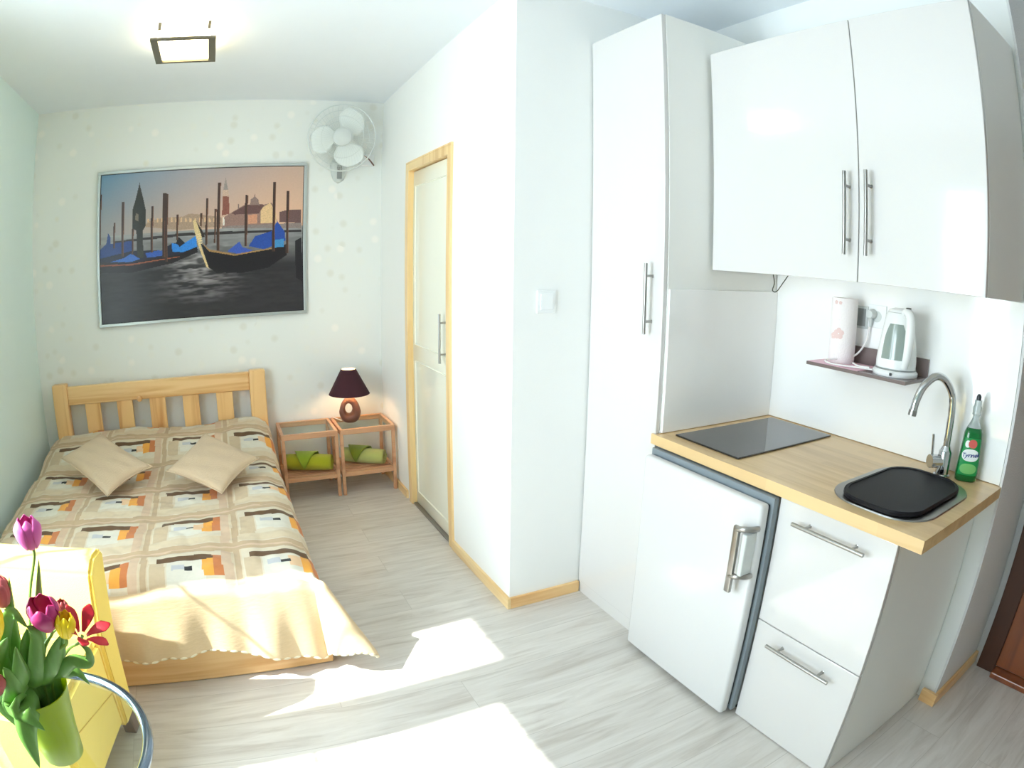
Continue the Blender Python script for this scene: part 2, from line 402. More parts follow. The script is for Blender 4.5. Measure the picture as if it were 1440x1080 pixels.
# baseboards
bt = .016
struct(MB().box(XD-bt, XD, DY1+.055, YB, 0, .055, .002).build('baseboard_back_right', M['trim']))
struct(MB().box(XD-bt, XD, YC-bt, DY0-.055+.05, 0, .055, .002).build('baseboard_right', M['trim']))
struct(MB().box(XD, 1.456, YC-bt, YC, 0, .055, .002).build('baseboard_return', M['pine']))
struct(MB().box(XW-.03, XW-.012, .549, .625, 0, .055, .002).build('baseboard_kitchen', M['pine_y']))
struct(MB().box(XW-.012, XDO, .549, .565, 0, .055, .002).build('baseboard_corridor', M['pine']))
# windows
for i, (a, b, z0, z1) in enumerate(WINS):
    f = MB(); x0, x1 = XL-.095, XL-.055; t = .022
    f.box(x0, x1, a, b, z0, z0+t); f.box(x0, x1, a, b, z1-t, z1); f.box(x0, x1, a, a+t, z0+t, z1-t); f.box(x0, x1, b-t, b, z0+t, z1-t)
    f.box(x0+.015, x1-.015, a+t, b-t, (z0+z1)/2+.12, (z0+z1)/2+.13)
    n = 3 if i == 0 else 1
    for k in range(1, n+1):
        yy = a+(b-a)*k/(n+1); f.box(x0+.01, x1-.01, yy-.006, yy+.006, z0+t, z1-t)
    wo = struct(f.build('window_%d' % (i+1), M['window']))
    MB().box(XL-.077, XL-.073, a+t, b-t, z0+t, z1-t).build('window_pane', M['pane'], wo)
    MB().box(XL-.055, XL+.03, a-.02, b+.02, z0-.03, z0, .004).build('window_sill', M['window'], wo)

# ------------------------------------------------------------ handles
def handle(parent, p0, p1, out, r=.0065, inset=.046, name='handle', m='steel'):
    """bar from p0 to p1 standing off the front; out = vector from bar to the front"""
    p0, p1, out = Vector(p0), Vector(p1), Vector(out); d = (p1-p0).normalized()
    b = MB().tube([p0, p1], r, 14)
    for q in (p0+d*inset, p1-d*inset): b.tube([q, q+out*.97, q+out], [r*.72, r*.72, r*1.05], 12)
    return b.build(name, M[m], parent, smooth=True)

# cream two-panel door in pine frame
def panel(b, x, y0, y1, z0, z1, d=.012, arch=0, s=-1):
    """raised moulding strip round a sunk field, on plane x"""
    w_ = .016
    N = 24 if arch else 1
    def top(y):
        return z1 - (arch*(1-math.cos(PI*min(1, abs((y-(y0+y1)/2)/((y1-y0)/2)))**1.0))/2 if arch > 0 else 0)
    pts = [(y0, z0), (y1, z0)]+[(y1+(y0-y1)*k/N, top(y1+(y0-y1)*k/N)) for k in range(N+1)]
    b.tube([(x, p[0], p[1]) for p in pts], .007, 8, closed=True)
g = MB()
dx0 = XD+.022
g.box(dx0, dx0+.03, DY0+.05, DY1-.05, .012, DZ-.05, .002)
panel(g, dx0, DY0+.10, DY1-.10, .10, .92)
panel(g, dx0, DY0+.10, DY1-.10, 1.02, DZ-.14, arch=0)
door = struct(g.build('door_1', M['cream_door'], smooth=True))
f = MB()
f.box(XD-.012, XD+.05, DY0-.005, DY0+.05, 0, DZ+.0, .003); f.box(XD-.012, XD+.05, DY1-.05, DY1+.005, 0, DZ, .003)
f.box(XD-.0125, XD+.05, DY0-.005, DY1+.005, DZ+.0005, DZ+.012, .003).box(XD-.0115, XD+.05, DY0+.0502, DY1-.0502, DZ-.045, DZ+.0004, .002)
f.build('door_frame', M['trim_z'], door)
MB().box(XD, XD+.05, DY0+.05, DY1-.05, 0, .01).build('door_threshold', M['steel'], door)
MB().box(XD+.055, XD+.12, DY0, DY1, 0, DZ).build('door_backing', M['cream_door'], door)
handle(door, (XD-.012, 2.975, .985), (XD-.012, 2.975, 1.24), (.034, 0, 0))
# reddish brown door in the corridor
d2 = MB().box(XDO-.012, XDO+.0, -.45, .44, .035, 2.1).box(XDO-.018, XDO-.012, -.33, .32, .25, 1.0, .004).box(XDO-.018, XDO-.012, -.33, .32, 1.15, 1.95, .004)
d2 = struct(d2.build('door_2', M['brown']))
MB().box(XDO-.03, XDO, .44, .53, 0, 2.2, .004).box(XDO-.03, XDO, -.54, -.45, 0, 2.2, .004).box(XDO-.03, XDO, -.45, .44, 2.1, 2.2, .004).build('door_frame', M['dark_brown'], d2)
MB().box(XDO-.07, XDO, -.45, .44, 0, .03, .006).build('door_threshold', M['brown'], d2)

# ------------------------------------------------------------ tall cabinet
XK = 1.474
tc_ = thing('tall_cabinet', (1.78, 1.975, 0), 'tall white pantry cabinet rising nearly to the ceiling left of the worktop', 'cabinet')
MB().box(XK+.002, XW-.01, 1.7, 2.165, .06, 2.48, .0015).build('body', M['carcass'], tc_)
MB().box(XK-.018, XK, 1.702, 2.163, .062, 2.478, .002).build('door', M['gloss'], tc_)
MB().box(XK-.012, XK+.01, 1.705, 2.163, 0, .058).build('plinth', M['gloss'], tc_)
tdoor = [c for c in tc_.children if c.name.startswith('door')][0]
handle(tdoor, (XK-.052, 1.762, 1.262), (XK-.052, 1.762, 1.52), (.034, 0, 0))

# ------------------------------------------------------------ wall cabinets
XU = 1.684
def wall_cab(y0, y1, hy, label):
    t = thing('wall_cabinet', ((XU+XW)/2, (y0+y1)/2, 1.507), label, 'cabinet', None)
    MB().box(XU+.02, XW-.005, y0, y1, 1.507, 2.36, .0015).build('body', M['carcass'], t)
    d = MB().box(XU, XU+.018, y0+.0008, y1-.0008, 1.507, 2.36, .002).build('door', M['gloss'], t)
    handle(d, (XU-.034, hy, 1.588), (XU-.034, hy, 1.846), (.034, 0, 0))
    return t
wall_cab(1.033, 1.685, 1.066, 'wider white glossy wall cabinet hung beside the tall cabinet')
wall_cab(.588, 1.031, .985, 'narrower white glossy wall cabinet at the right end, above the kettle and tap')

# ------------------------------------------------------------ refrigerator
fr = thing('refrigerator', (1.75, 1.375, 0), 'white under-counter fridge with long grey handle beside the tall cabinet', 'refrigerator')
MB().box(1.45, 2.04, 1.092, 1.672, .03, .842, .004).build('body', M['enamel'], fr)
MB().box(1.428, 1.452, 1.0835, 1.682, .03, .856, .002).build('surround', M['seal'], fr)
MB().box(1.4235, 1.4285, 1.098, 1.67, .05, .832, .002).build('gasket', M['dark'], fr)
fd = MB().box(1.385, 1.425, 1.094, 1.672, .022, .838, .012, 4).build('door', M['enamel'], fr, smooth=True)
hh = MB()
hh.box(1.338, 1.352, 1.135, 1.16, .535, .765, .004, 3)
for z in (.60, .762):
    pts = [(1.345, 1.15, z-.008), (1.345, 1.135, z-.004), (1.350, 1.118, z), (1.368, 1.103, z), (1.39, 1.099, z)]
    for q0, q1 in zip(pts, pts[1:]): pass
    hh.tube(bez(pts, 6), .0095, 10)
hh.build('handle', M['steel'], fd, smooth=True)
MB().box(1.338, 1.386, 1.099, 1.118, .61, .75, .004).build('handle_plate', M['light_grey'], fd)
for (x, y) in ((1.5, 1.12), (1.5, 1.64), (1.98, 1.12), (1.98, 1.64)):
    MB().lathe([(0, 0), (.02, 0), (.02, .03), (0, .03)], (x, y, 0), 16).build('foot', M['dark'], fr)

# ------------------------------------------------------------ base cabinet with drawers
bc = thing('base_cabinet', (1.78, .86, 0), 'white base cabinet with two deep drawers under the sink', 'cabinet')
XB = 1.4544
MB().box(XB+.022, XW-.004, .648, .664, 0, .86, .001).box(XB+.022, XW-.004, 1.064, 1.08, 0, .86, .001).box(XB+.03, XW-.004, .664, 1.064, .03, .05).box(XW-.02, XW-.004, .664, 1.064, .05, .86).box(XB+.03, XB+.05, .664, 1.064, .0, .03).build('body', M['carcass'], bc)
for z0, z1, hz, yy in ((.428, .857, .806, 0), (.004, .424, .372, 0)):
    d = MB().box(XB, XB+.018, .648, 1.08, z0, z1, .002).build('drawer', M['gloss'], bc)
    handle(d, (XB-.034, .733, hz), (XB-.034, .999, hz), (.034, 0, 0))
    MB().box(XB+.018, XB+.021, .652, 1.076, z0+.003, z1-.003).build('front_edge', M['seal'], d)

# ------------------------------------------------------------ worktop
XT, YT0, YT1 = 1.443, .567, 1.699
wt = MB()
# top with a sink cut-out: built as strips round the opening
sx0, sx1, sy0, sy1 = 1.545, 1.90, .665, .925
wt.box(XT, XW-.002, sy1, YT1, .862, .9, 0).box(XT, XW-.002, YT0, sy0, .862, .9, 0).box(XT, sx0, sy0, sy1, .862, .9, 0).box(sx1, XW-.002, sy0, sy1, .862, .9, 0)
bmesh.ops.remove_doubles(wt.bm, verts=wt.bm.verts, dist=.0001)
wt.box(XT, 1.454, 1.699, 1.712, .862, .9, .001)
tag(wt.build('worktop', M['worktop']), 'pale birch worktop over the fridge and drawers holding hob and sink', 'worktop')

# backsplashes
tag(MB().box(XW-.0118, XW-.001, .577, 1.697, .902, 1.505, .001).build('backsplash_panel', M['splash']), 'long glossy white backsplash behind hob, shelf and tap', 'backsplash')
tag(MB().box(XK+.004, XW-.013, 1.689, 1.699, .902, 1.43, .001).build('backsplash_panel', M['splash']), 'square backsplash panel on the tall cabinet side left of the hob', 'backsplash')

# hob
hb = thing('hob', (1.78, 1.48, .9), 'flat black glass hob set in the worktop next to the tall cabinet', 'hob')
MB().box(1.502, 2.062, 1.320, 1.642, .9003, .907, .002).build('glass_top', M['hob'], hb)

# sink
def rrect(x0, x1, y0, y1, r, n=8, bow=0):
    out = []
    for (cx, cy_, a) in ((x1-r, y1-r, 0), (x0+r, y1-r, 90), (x0+r, y0+r, 180), (x1-r, y0+r, 270)):
        for k in range(n+1):
            t = math.radians(a+90*k/n); out.append((cx+r*math.cos(t), cy_+r*math.sin(t)))
    if bow:
        mx_, my_ = (x0+x1)/2, (y0+y1)/2; hx, hy = (x1-x0)/2, (y1-y0)/2
        out2 = []
        for (x, y) in out:
            u, v = (x-mx_)/hx, (y-my_)/hy
            out2.append((mx_+hx*(u+math.copysign(bow, u)*abs(u)*(1-v*v)), my_+hy*(v+math.copysign(bow, v)*abs(v)*(1-u*u))))
        out = out2
    return out
def densify(poly, k=4):
    out = []
    for i in range(len(poly)):
        a, b = poly[i], poly[(i+1) % len(poly)]
        for j in range(k): out.append((a[0]+(b[0]-a[0])*j/k, a[1]+(b[1]-a[1])*j/k))
    return out
def loft(b, rings, cap_top=False, cap_bot=False):
    vs_ = [[b.bm.verts.new(p) for p in r] for r in rings]
    for a, c in zip(vs_, vs_[1:]):
        n = len(a)
        for k in range(n): b.bm.faces.new((a[k], a[(k+1) % n], c[(k+1) % n], c[k]))
    if cap_bot: b.bm.faces.new(vs_[0][::-1])
    if cap_top: b.bm.faces.new(vs_[-1])
    return b
sk = thing('sink', (1.74, .79, .9), 'rounded square steel sink at the right end of the worktop', 'sink')
def rr3(x0, x1, y0, y1, r, z): return [(x, y, z) for x, y in rrect(x0, x1, y0, y1, r, 8)]
loft(MB(), [rr3(1.492, 1.975, .617, .972, .13, .9005), rr3(1.494, 1.973, .619, .970, .128, .9045), rr3(1.505, 1.962, .63, .959, .12, .905), rr3(1.552, 1.895, .67, .92, .09, .902),
            rr3(1.558, 1.889, .676, .914, .085, .86), rr3(1.565, 1.88, .684, .906, .08, .872-.11)], cap_top=True).build('basin', M['steel'], sk, smooth=True)
MB().lathe([(0, 0), (.035, 0), (.035, .004), (.02, .006), (0, .004)], (1.72, .79, .7622), 24).build('drain', M['chrome'], sk, smooth=True)

# black board over the sink
def bd(x0, x1, y0, y1, z0, z1, lift):
    p = densify(rrect(x0, x1, y0, y1, .085, 6, bow=.05), 2)
    ring = lambda s, z: [((x0+x1)/2+(x-(x0+x1)/2)*s, (y0+y1)/2+(y-(y0+y1)/2)*s, z+lift*(y-y0)) for x, y in p]
    return loft(MB(), [ring(.975, z0), ring(1, z0+.003), ring(1, z1-.004), ring(.985, z1), ring(.93, z1), ring(.92, z1-.003)], True, True)
tag(bd(1.508, 1.935, .655, .925, .9053, .921, 0).build('cutting_board', M['board'], smooth=True), 'black rounded plastic board covering the sink basin', 'cutting board')

# faucet
fx, fy = 2.012, .785
fa = thing('faucet', (fx, fy, .9), 'chrome kitchen tap with tall curved spout behind the sink', 'faucet')
MB().lathe([(0, 0), (.031, 0), (.031, .006), (.026, .010), (.0255, .085), (.020, .095), (.015, .105), (0, .105)], (fx, fy, .9), 32).build('body', M['chrome'], fa, smooth=True)
sp_ = [(fx, fy, .99), (fx, fy, 1.06), (fx-.001, fy+.001, 1.13), (fx-.006, fy+.008, 1.18), (fx-.03, fy+.03, 1.222), (fx-.065, fy+.055, 1.232), (fx-.105, fy+.078, 1.20), (fx-.125, fy+.09, 1.155), (fx-.133, fy+.095, 1.112)]
MB().tube(bez(sp_, 10), .0138, 20).build('spout', M['chrome'], fa, smooth=True)
MB().tube([(fx-.1325, fy+.0945, 1.122), (fx-.1345, fy+.096, 1.104)], .0150, 20).build('aerator', M['steel'], fa, smooth=True)
MB().tube([(fx-.012, fy+.01, .952), (fx-.052, fy+.035, .952)], [.023, .023], 24).build('valve', M['chrome'], fa, smooth=True)
MB().tube([(fx-.046, fy+.031, .955), (fx-.047, fy+.032, .985), (fx-.054, fy+.036, 1.045)], [.006, .005, .0042], 14).build('lever', M['chrome'], fa, smooth=True)
MB().tube([(fx-.058, fy+.005, .903), (fx-.03, fy, .94)], [.004, .004], 10).build('side_spray', M['steel'], fa, smooth=True)

# ------------------------------------------------------------ dish soap bottle
bx, by = 2.045, .700
bo = thing('dish_soap_bottle', (bx, by, .9), 'green dish soap bottle with clear cap standing right of the tap', 'bottle')
def oval(rx, ry, z, n=36): return [(bx+math.cos(2*PI*k/n)*rx*.0+math.copysign(abs(math.cos(2*PI*k/n))**.8, math.cos(2*PI*k/n))*rx, by+math.copysign(abs(math.sin(2*PI*k/n))**.8, math.sin(2*PI*k/n))*ry, z) for k in range(n)]
prof = [(.020, .036, .9003), (.024, .041, .905), (.026, .043, .93), (.0265, .041, .97), (.026, .038, 1.01), (.025, .036, 1.04), (.023, .034, 1.065), (.017, .027, 1.082)]
BROT = Matrix.Translation((bx, by, 0)) @ Matrix.Rotation(math.radians(28), 4, 'Z') @ Matrix.Translation((-bx, -by, 0))
loft(MB(), [oval(*p) for p in prof], True, True).xf(BROT).build('body', M['soap'], bo, smooth='all')
loft(MB(), [oval(.0175, .0275, 1.0821), oval(.013, .018, 1.10), oval(.011, .012, 1.115), oval(.011, .012, 1.125)], True, True).xf(BROT).build('shoulder', M['clear'], bo, smooth=True)
cp_ = MB().lathe([(0, 1.125), (.016, 1.125), (.0165, 1.150), (.0135, 1.156), (.0135, 1.174), (0, 1.176)], (bx, by, 0), 24).build('cap', M['clear'], bo, smooth=True)
MB().lathe([(0, 1.176), (.0095, 1.176), (.0095, 1.186), (.005, 1.193), (0, 1.194)], (bx, by, 0), 12).build('nozzle', M['dark'], cp_, smooth=True)
def sticker(name, ang0, ang1, z0, z1, m, off=.0012, parent=bo, shape=None):
    """patch hugging the bottle"""
    def rad(z):
        for a, b in zip(prof, prof[1:]):
            if a[2] <= z <= b[2]:
                t = (z-a[2])/(b[2]-a[2]); return a[0]+(b[0]-a[0])*t, a[1]+(b[1]-a[1])*t
        return prof[-1][:2]
    def P(u, v, o=off):
        if shape == 'oval':
            cu, cv = u*2-1, v*2-1
            x_, y_ = cu*math.sqrt(1-cv*cv/2), cv*math.sqrt(1-cu*cu/2); u, v = (x_+1)/2, (y_+1)/2
        a = ang0+(ang1-ang0)*u; z = z0+(z1-z0)*v; rx, ry = rad(z)
        ca, sa = math.cos(a), math.sin(a)
        return (bx+math.copysign(abs(ca)**.8, ca)*(rx+o), by+math.copysign(abs(sa)**.8, sa)*(ry+o), z)
    b = MB().grid(lambda u, v: P(u, v), 14, 8)
    b.xf(BROT)
    return b.build(name, m, parent, smooth=True), P
# the front faces the camera side (-x): angles round pi
lb, _ = sticker('label', PI*.70, PI*1.30, .925, 1.05, mat('green_bottle_label', rgb(20, 140, 70), .35, var=.1), .0008)
def sub_sticker(a0, a1, z0, z1, m, off):
    s_, _p = sticker('label_print', PI*a0, PI*a1, z0, z1, m, off, lb, 'oval'); return s_
sub_sticker(.73, 1.25, .973, 1.014, M['label_white'], .0014)
sub_sticker(.78, .98, 1.018, 1.042, M['label_white'], .0016)
sub_sticker(.90, 1.12, 1.018, 1.046, M['label_red'], .0018)
sub_sticker(.76, 1.22, .93, .965, M['label_green'], .0014)
# lettering on the label, wrapped on the curved front
def wrapped_text(txt, size, zc_, m, parent):
    cu = bpy.data.curves.new('lettering', 'FONT'); cu.body = txt; cu.size = size; cu.align_x = 'CENTER'; cu.align_y = 'CENTER'; cu.extrude = .0003; cu.offset = size*.010; cu.shear = .2
    o = bpy.data.objects.new('lettering', cu); C.objects.link(o)
    dg = bpy.context.evaluated_depsgraph_get(); me = bpy.data.meshes.new_from_object(o.evaluated_get(dg))
    bpy.data.objects.remove(o); b = MB(); b.bm.from_mesh(me)
    bmesh.ops.subdivide_edges(b.bm, edges=[e for e in b.bm.edges if e.calc_length() > .004], cuts=2)
    for v in b.bm.verts:
        a = PI*1.0+v.co.x/.036; z = zc_+v.co.y+v.co.x*.12
        ca, sa = math.cos(a), math.sin(a); rx, ry = .0268, .0392
        v.co = Vector((bx+math.copysign(abs(ca)**.8, ca)*(rx+.0022+v.co.z), by+math.copysign(abs(sa)**.8, sa)*(ry+.0022+v.co.z), z))
    b.xf(BROT)
    return b.build('lettering', m, parent)
wrapped_text('Tymek', .0205, .994, M['label_blue'], lb)

# ------------------------------------------------------------ wall shelf over the worktop
sh = thing('wall_shelf', (2.0, 1.16, 1.195), 'small shelf with taupe edge on the backsplash holding the kettle', 'shelf')
SX0, SX1, SY0, SY1 = 1.905, XW-.012, .937, 1.372
MB().box(SX0, SX1, SY0, SY1, 1.188, 1.200, .001).build('shelf_board', M['shelf'], sh)
MB().box(SX1-.012, SX1, SY0, 1.292, 1.2003, 1.265, .001).build('back_strip', M['shelf'], sh)
MB().box(SX0+.004, SX1-.014, 1.14, SY1-.004, 1.2003, 1.2018).build('shelf_liner', M['pinkmat'], sh)

# paper roll
pr = thing('paper_towel_roll', (2.02, 1.288, 1.202), 'white paper towel roll with pale pink flower print standing on the shelf', 'paper roll')
rx_, ry_ = 2.02, 1.288
rb = MB().lathe([(.018, 0), (.050, 0), (.052, .003), (.052, .236), (.050, .239), (.018, .239), (.018, 0)], (rx_, ry_, 1.2022), 40).build('paper', M['towel'], pr, smooth=True)
def bloom(cx_, cz_, s):
    b = MB()
    for k in range(5):
        a = 2*PI*k/5+.3
        def fn(u, v, a=a):
            t = 2*PI*u; py = cx_+s*(.55*math.cos(a)+v*.45*math.cos(t)); pz = cz_+s*(.55*math.sin(a)+v*.45*math.sin(t))
            an = PI+(py)/.0525; return (rx_+.0527*math.cos(an), ry_+.0527*math.sin(an), pz)
        b.grid(fn, 12, 2, closeu=True)
    return b
bloom(.012, 1.312, .022).build('flower_print', M['pinkprint'], rb); bloom(-.012, 1.302, .013).build('flower_print', M['pinkprint'], rb)
bloom(.012, 1.424, .007).build('flower_print', M['pinkprint'], rb); bloom(-.006, 1.425, .008).build('flower_print', M['pinkprint'], rb)
MB().lathe([(.016, .001), (.0175, .001), (.0175, .238), (.016, .238), (.016, .001)], (rx_, ry_, 1.2022), 24).build('cardboard_core', M['hem'], pr, smooth=True)

# ------------------------------------------------------------ kettle
kx, ky, kz = 2.008, 1.035, 1.2003
kt = thing('electric_kettle', (kx, ky, kz), 'white electric kettle with grey water window plugged in on the shelf', 'kettle')
MB().lathe([(0, 0), (.083, 0), (.086, .004), (.086, .014), (.078, .021), (0, .022)], (kx, ky, kz), 48).build('power_base', M['white_plastic'], kt, smooth=True)
MB().lathe([(.0765, .0215), (.0785, .0215), (.0785, .026), (.0765, .026)], (kx, ky, kz), 48).build('base_ring', M['grey_plastic'], kt, smooth=True)
def kr(z): # body radius
    P_ = [(.026, .077), (.05, .0775), (.09, .073), (.14, .065), (.18, .058), (.205, .053), (.215, .047)]
    for a, b in zip(P_, P_[1:]):
        if z <= b[0]: t = (z-a[0])/(b[0]-a[0]); return a[1]+(b[1]-a[1])*t
    return .047
MB().lathe([(0, .026)]+[(kr(z), z) for z in [.026+.0105*i for i in range(19)]]+[(0, .217)], (kx, ky, kz), 48, sx=.92).build('body', M['white_plastic'], kt, smooth=True)
# window patch facing the camera side
kang = math.atan2(0-ky, 0-kx)-.20
def kw(u, v):
    cu, cv = u*2-1, v*2-1
    a = kang+.66*cu*(1-.35*max(0, cv)**2); z = .118+cv*.060
    r = kr(z)+.0015; return (kx+math.cos(a)*r*.925, ky+math.sin(a)*r*1.01, kz+z)
MB().grid(kw, 16, 12).build('water_window', M['water'], kt, smooth=True)
# lid with spout, handle towards +right
MB().lathe([(0, .217), (.046, .2165), (.040, .225), (.02, .231), (0, .232)], (kx, ky, kz), 40).build('lid', M['white_plastic'], kt, smooth=True)
hd = Vector((-.62, -.80, 0)).normalized()
hp = [Vector((kx, ky, kz))+hd*a+Vector((0, 0, z)) for a, z in ((.035, .218), (.062, .222), (.088, .208), (.096, .17), (.094, .12), (.086, .07), (.072, .035))]
hb_ = MB().tube(bez(hp, 8), [.013+.004*math.sin(PI*i/48) for i in range(49)], 14).build('handle', M['white_plastic'], kt, smooth=True)
MB().lathe([(0, 0), (.011, 0), (.010, .004), (0, .005)], tuple(Vector((kx, ky, kz))+hd*.070+Vector((0, 0, .2335))), 20, sx=.7).build('switch', M['dark'], hb_, smooth=True)
spd = -hd
MB().tube([Vector((kx, ky, kz))+spd*a+Vector((0, 0, z)) for a, z in ((.03, .198), (.052, .205), (.066, .216))], [.024, .016, .008], 14).build('spout', M['white_plastic'], kt, smooth=True)
MB().box(kx-.089, kx-.083, ky-.03, ky-.022, kz+.006, kz+.016, .001).build('base_clip', M['dark'], kt)
cordp = [(kx-.05, ky+.07, kz+.008), (kx-.06, ky+.12, kz+.007), (kx-.08, ky+.18, kz+.006), (kx-.095, ky+.235, kz+.007), (kx-.07, ky+.27, kz+.012), (kx-.03, ky+.235, kz+.02), (kx+.03, ky+.20, kz+.035), (kx+.065, ky+.178, kz+.085), (kx+.075, ky+.172, kz+.15), (kx+.072, ky+.165, kz+.185)]
MB().tube(bez(cordp, 10), .0036, 10).build('cord', M['cord'], kt, smooth=True)
pg = MB().lathe([(0, 0), (.019, 0), (.020, .012), (.014, .03), (0, .032)], (XW-.0215, 1.198, 1.392), 24, axis=(-1, 0, 0)).tube([(XW-.04, 1.198, 1.385), (XW-.035, 1.198, 1.36), (XW-.033, 1.2, 1.345)], [.010, .007, .005], 12)
pg.build('plug', M['light_grey'], kt, smooth=True)
MB().tube(bez([(kx-.05, ky+.085, kz+.013), (kx-.055, ky+.13, kz+.012), (kx-.045, ky+.16, kz+.016), (kx-.02, ky+.175, kz+.01)], 8), .0033, 8).build('cord_end', M['cord'], kt, smooth=True)

# sockets
def socket(y, z, label, cover):
    t = thing('wall_socket', (XW-.012, y, z-.04), label, 'socket')
    MB().box(XW-.0205, XW-.0121, y-.040, y+.040, z-.042, z+.042, .002).build('plate', M['light_grey' if cover else 'white_plastic'], t)
    if cover: MB().box(XW-.024, XW-.0206, y-.031, y+.031, z-.033, z+.033, .002).build('cover', M['grey_plastic'], t)
    else: MB().lathe([(0, 0), (.021, 0), (.021, .0012), (0, .0012)], (XW-.0206, y, z), 30, axis=(-1, 0, 0)).build('receptacle', M['light_grey'], t)
socket(1.262, 1.375, 'grey wall socket half hidden behind the paper roll', True)
socket(1.180, 1.385, 'white wall socket above the kettle holding its plug', False)

# dangling cable under the wall cabinet
tag(MB().tube(bez([(2.0, 1.64, 1.505), (2.0, 1.632, 1.47), (2.0, 1.640, 1.440), (2.0, 1.618, 1.437), (2.0, 1.585, 1.475), (2.0, 1.56, 1.505)], 8), .0022, 8).build('cable', M['dark_cord'], smooth=True, org=(2, 1.6, 1.505)), 'thin dark cable looping down from under the wider wall cabinet', 'cable')

# light switch on the wall return
ls = thing('light_switch', (1.242, YC, 1.306), 'square white light switch on the narrow wall beside the tall cabinet', 'light switch')
MB().box(1.200, 1.284, YC-.009, YC-.0003, 1.307, 1.398, .002).build('plate', M['white_plastic'], ls)
MB().box(1.213, 1.271, YC-.014, YC-.0092, 1.32, 1.385, .002).build('rocker', M['white_plastic'], ls)

# ------------------------------------------------------------ picture
def paint_picture(nx, ny):
    u, v = np.meshgrid((np.arange(nx)+.5)/nx, (np.arange(ny)+.5)/ny, indexing='ij')   # v from top
    rng = np.random.RandomState(3)
    def L(c): return np.array([s2l(x) for x in c])
    def nzs(sx, sy, seed):
        r = np.random.RandomState(seed); g_ = r.rand(sx+2, sy+2)
        x, y = u*sx, v*sy; xi, yi = x.astype(int), y.astype(int); fx_, fy_ = x-xi, y-yi
        fx_ = fx_*fx_*(3-2*fx_); fy_ = fy_*fy_*(3-2*fy_)
        return g_[xi, yi]*(1-fx_)*(1-fy_)+g_[xi+1, yi]*fx_*(1-fy_)+g_[xi, yi+1]*(1-fx_)*fy_+g_[xi+1, yi+1]*fx_*fy_
    img = np.zeros((nx, ny, 3))
    def mixc(a, b, t): return a[None, None]*(1-t[..., None])+b[None, None]*t[..., None]
    top = mixc(L((104, 146, 176)), L((196, 166, 150)), np.clip(u*1.1, 0, 1))
    low = mixc(L((150, 150, 152)), L((222, 180, 150)), np.clip(u*1.3, 0, 1))
    t = np.clip(v/.36, 0, 1)[..., None]; img = top*(1-t)+low*t
    # water
    wt_ = np.clip((v-.42)/.25, 0, 1)
    ripple = nzs(14, 60, 5)*.6+nzs(40, 120, 6)*.4
    wc = mixc(L((150, 150, 150)), L((50, 47, 50)), wt_)
    glow = np.exp(-((u-.5)/.14)**2)*np.clip((v-.5)/.1, 0, 1)*np.clip((.92-v)/.2, 0, 1)
    wc = wc*(.75+.5*ripple[..., None])+glow[..., None]*np.clip(ripple-.36, 0, 1)[..., None]*L((170, 164, 166))*2.2
    m = v > .415; img[m] = wc[m]
    def Q(x, y):
        uu = (x-155)/1113; return uu, (y-(180-53*uu))/(820-32*uu)
    def poly(pts, col, raw=False):
        P_ = [Q(*p) for p in pts]; ins = np.zeros(u.shape, bool); j = len(P_)-1
        for i in range(len(P_)):
            (xi, yi), (xj, yj) = P_[i], P_[j]
            if yi != yj:
                c = ((yi > v) != (yj > v)) & (u < (xj-xi)*(v-yi)/(yj-yi)+xi); ins ^= c
            j = i
        img[ins] = L(col)*(.85+.3*rng.rand(ins.sum(), 1)) if not raw else L(col)
    # far shore
    poly([(400, 470), (430, 440), (520, 420), (620, 415), (650, 400), (720, 405), (830, 420), (830, 470), (600, 490)], (168, 142, 122))
    poly([(830, 470), (840, 420), (870, 400), (950, 350), (1060, 345), (1100, 335), (1125, 400), (1130, 455), (900, 475)], (150, 118, 108))
    poly([(970, 405), (1020, 400), (1020, 450), (970, 455)], (206, 148, 118))
    poly([(1040, 370), (1090, 335), (1125, 395), (1125, 445), (1040, 448)], (222, 186, 140))
    poly([(880, 395), (960, 350), (1060, 345), (1030, 395), (900, 405)], (104, 74, 72))
    poly([(980, 350), (985, 320), (1005, 300), (1025, 320), (1032, 350)], (140, 116, 108))
    poly([(1002, 305), (1006, 285), (1010, 305)], (140, 116, 108))
    poly([(915, 370), (918, 335), (924, 370)], (120, 100, 96))
    poly([(832, 300), (866, 300), (870, 400), (830, 410)], (142, 86, 72))
    poly([(833, 265), (862, 265), (866, 305), (832, 305)], (200, 170, 150))
    poly([(834, 268), (846, 200), (860, 268)], (150, 140, 134))
    poly([(1140, 385), (1190, 370), (1258, 368), (1260, 440), (1140, 440)], (110, 82, 80))
    poly([(830, 470), (1262, 440), (1262, 470), (830, 480)], (140, 126, 122))
    poly([(834, 420), (842, 420), (846, 465), (834, 466)], (226, 220, 210))
    for x in range(420, 820, 26): poly([(x, 425), (x+10, 425+rng.randint(-12, 5)), (x+12, 445), (x, 446)], (214, 178, 140))
    # breakwater line
    poly([(230, 548), (600, 508), (1262, 478), (1262, 490), (600, 524), (230, 560)], (52, 46, 48))
    # gondolas: left
    poly([(155, 600), (330, 545), (345, 600), (500, 600), (560, 560), (690, 560), (700, 600), (600, 645), (300, 690), (155, 685)], (34, 34, 52))
    poly([(155, 590), (190, 560), (200, 500), (212, 520), (215, 560), (340, 545), (340, 600), (155, 640)], (42, 66, 128))
    poly([(210, 660), (290, 640), (330, 615), (380, 645), (330, 662)], (60, 108, 190))
    poly([(410, 615), (480, 600), (520, 600), (500, 630), (420, 640)], (52, 90, 176))
    poly([(555, 560), (610, 570), (660, 540), (690, 520), (695, 580), (620, 610), (560, 608)], (48, 130, 216))
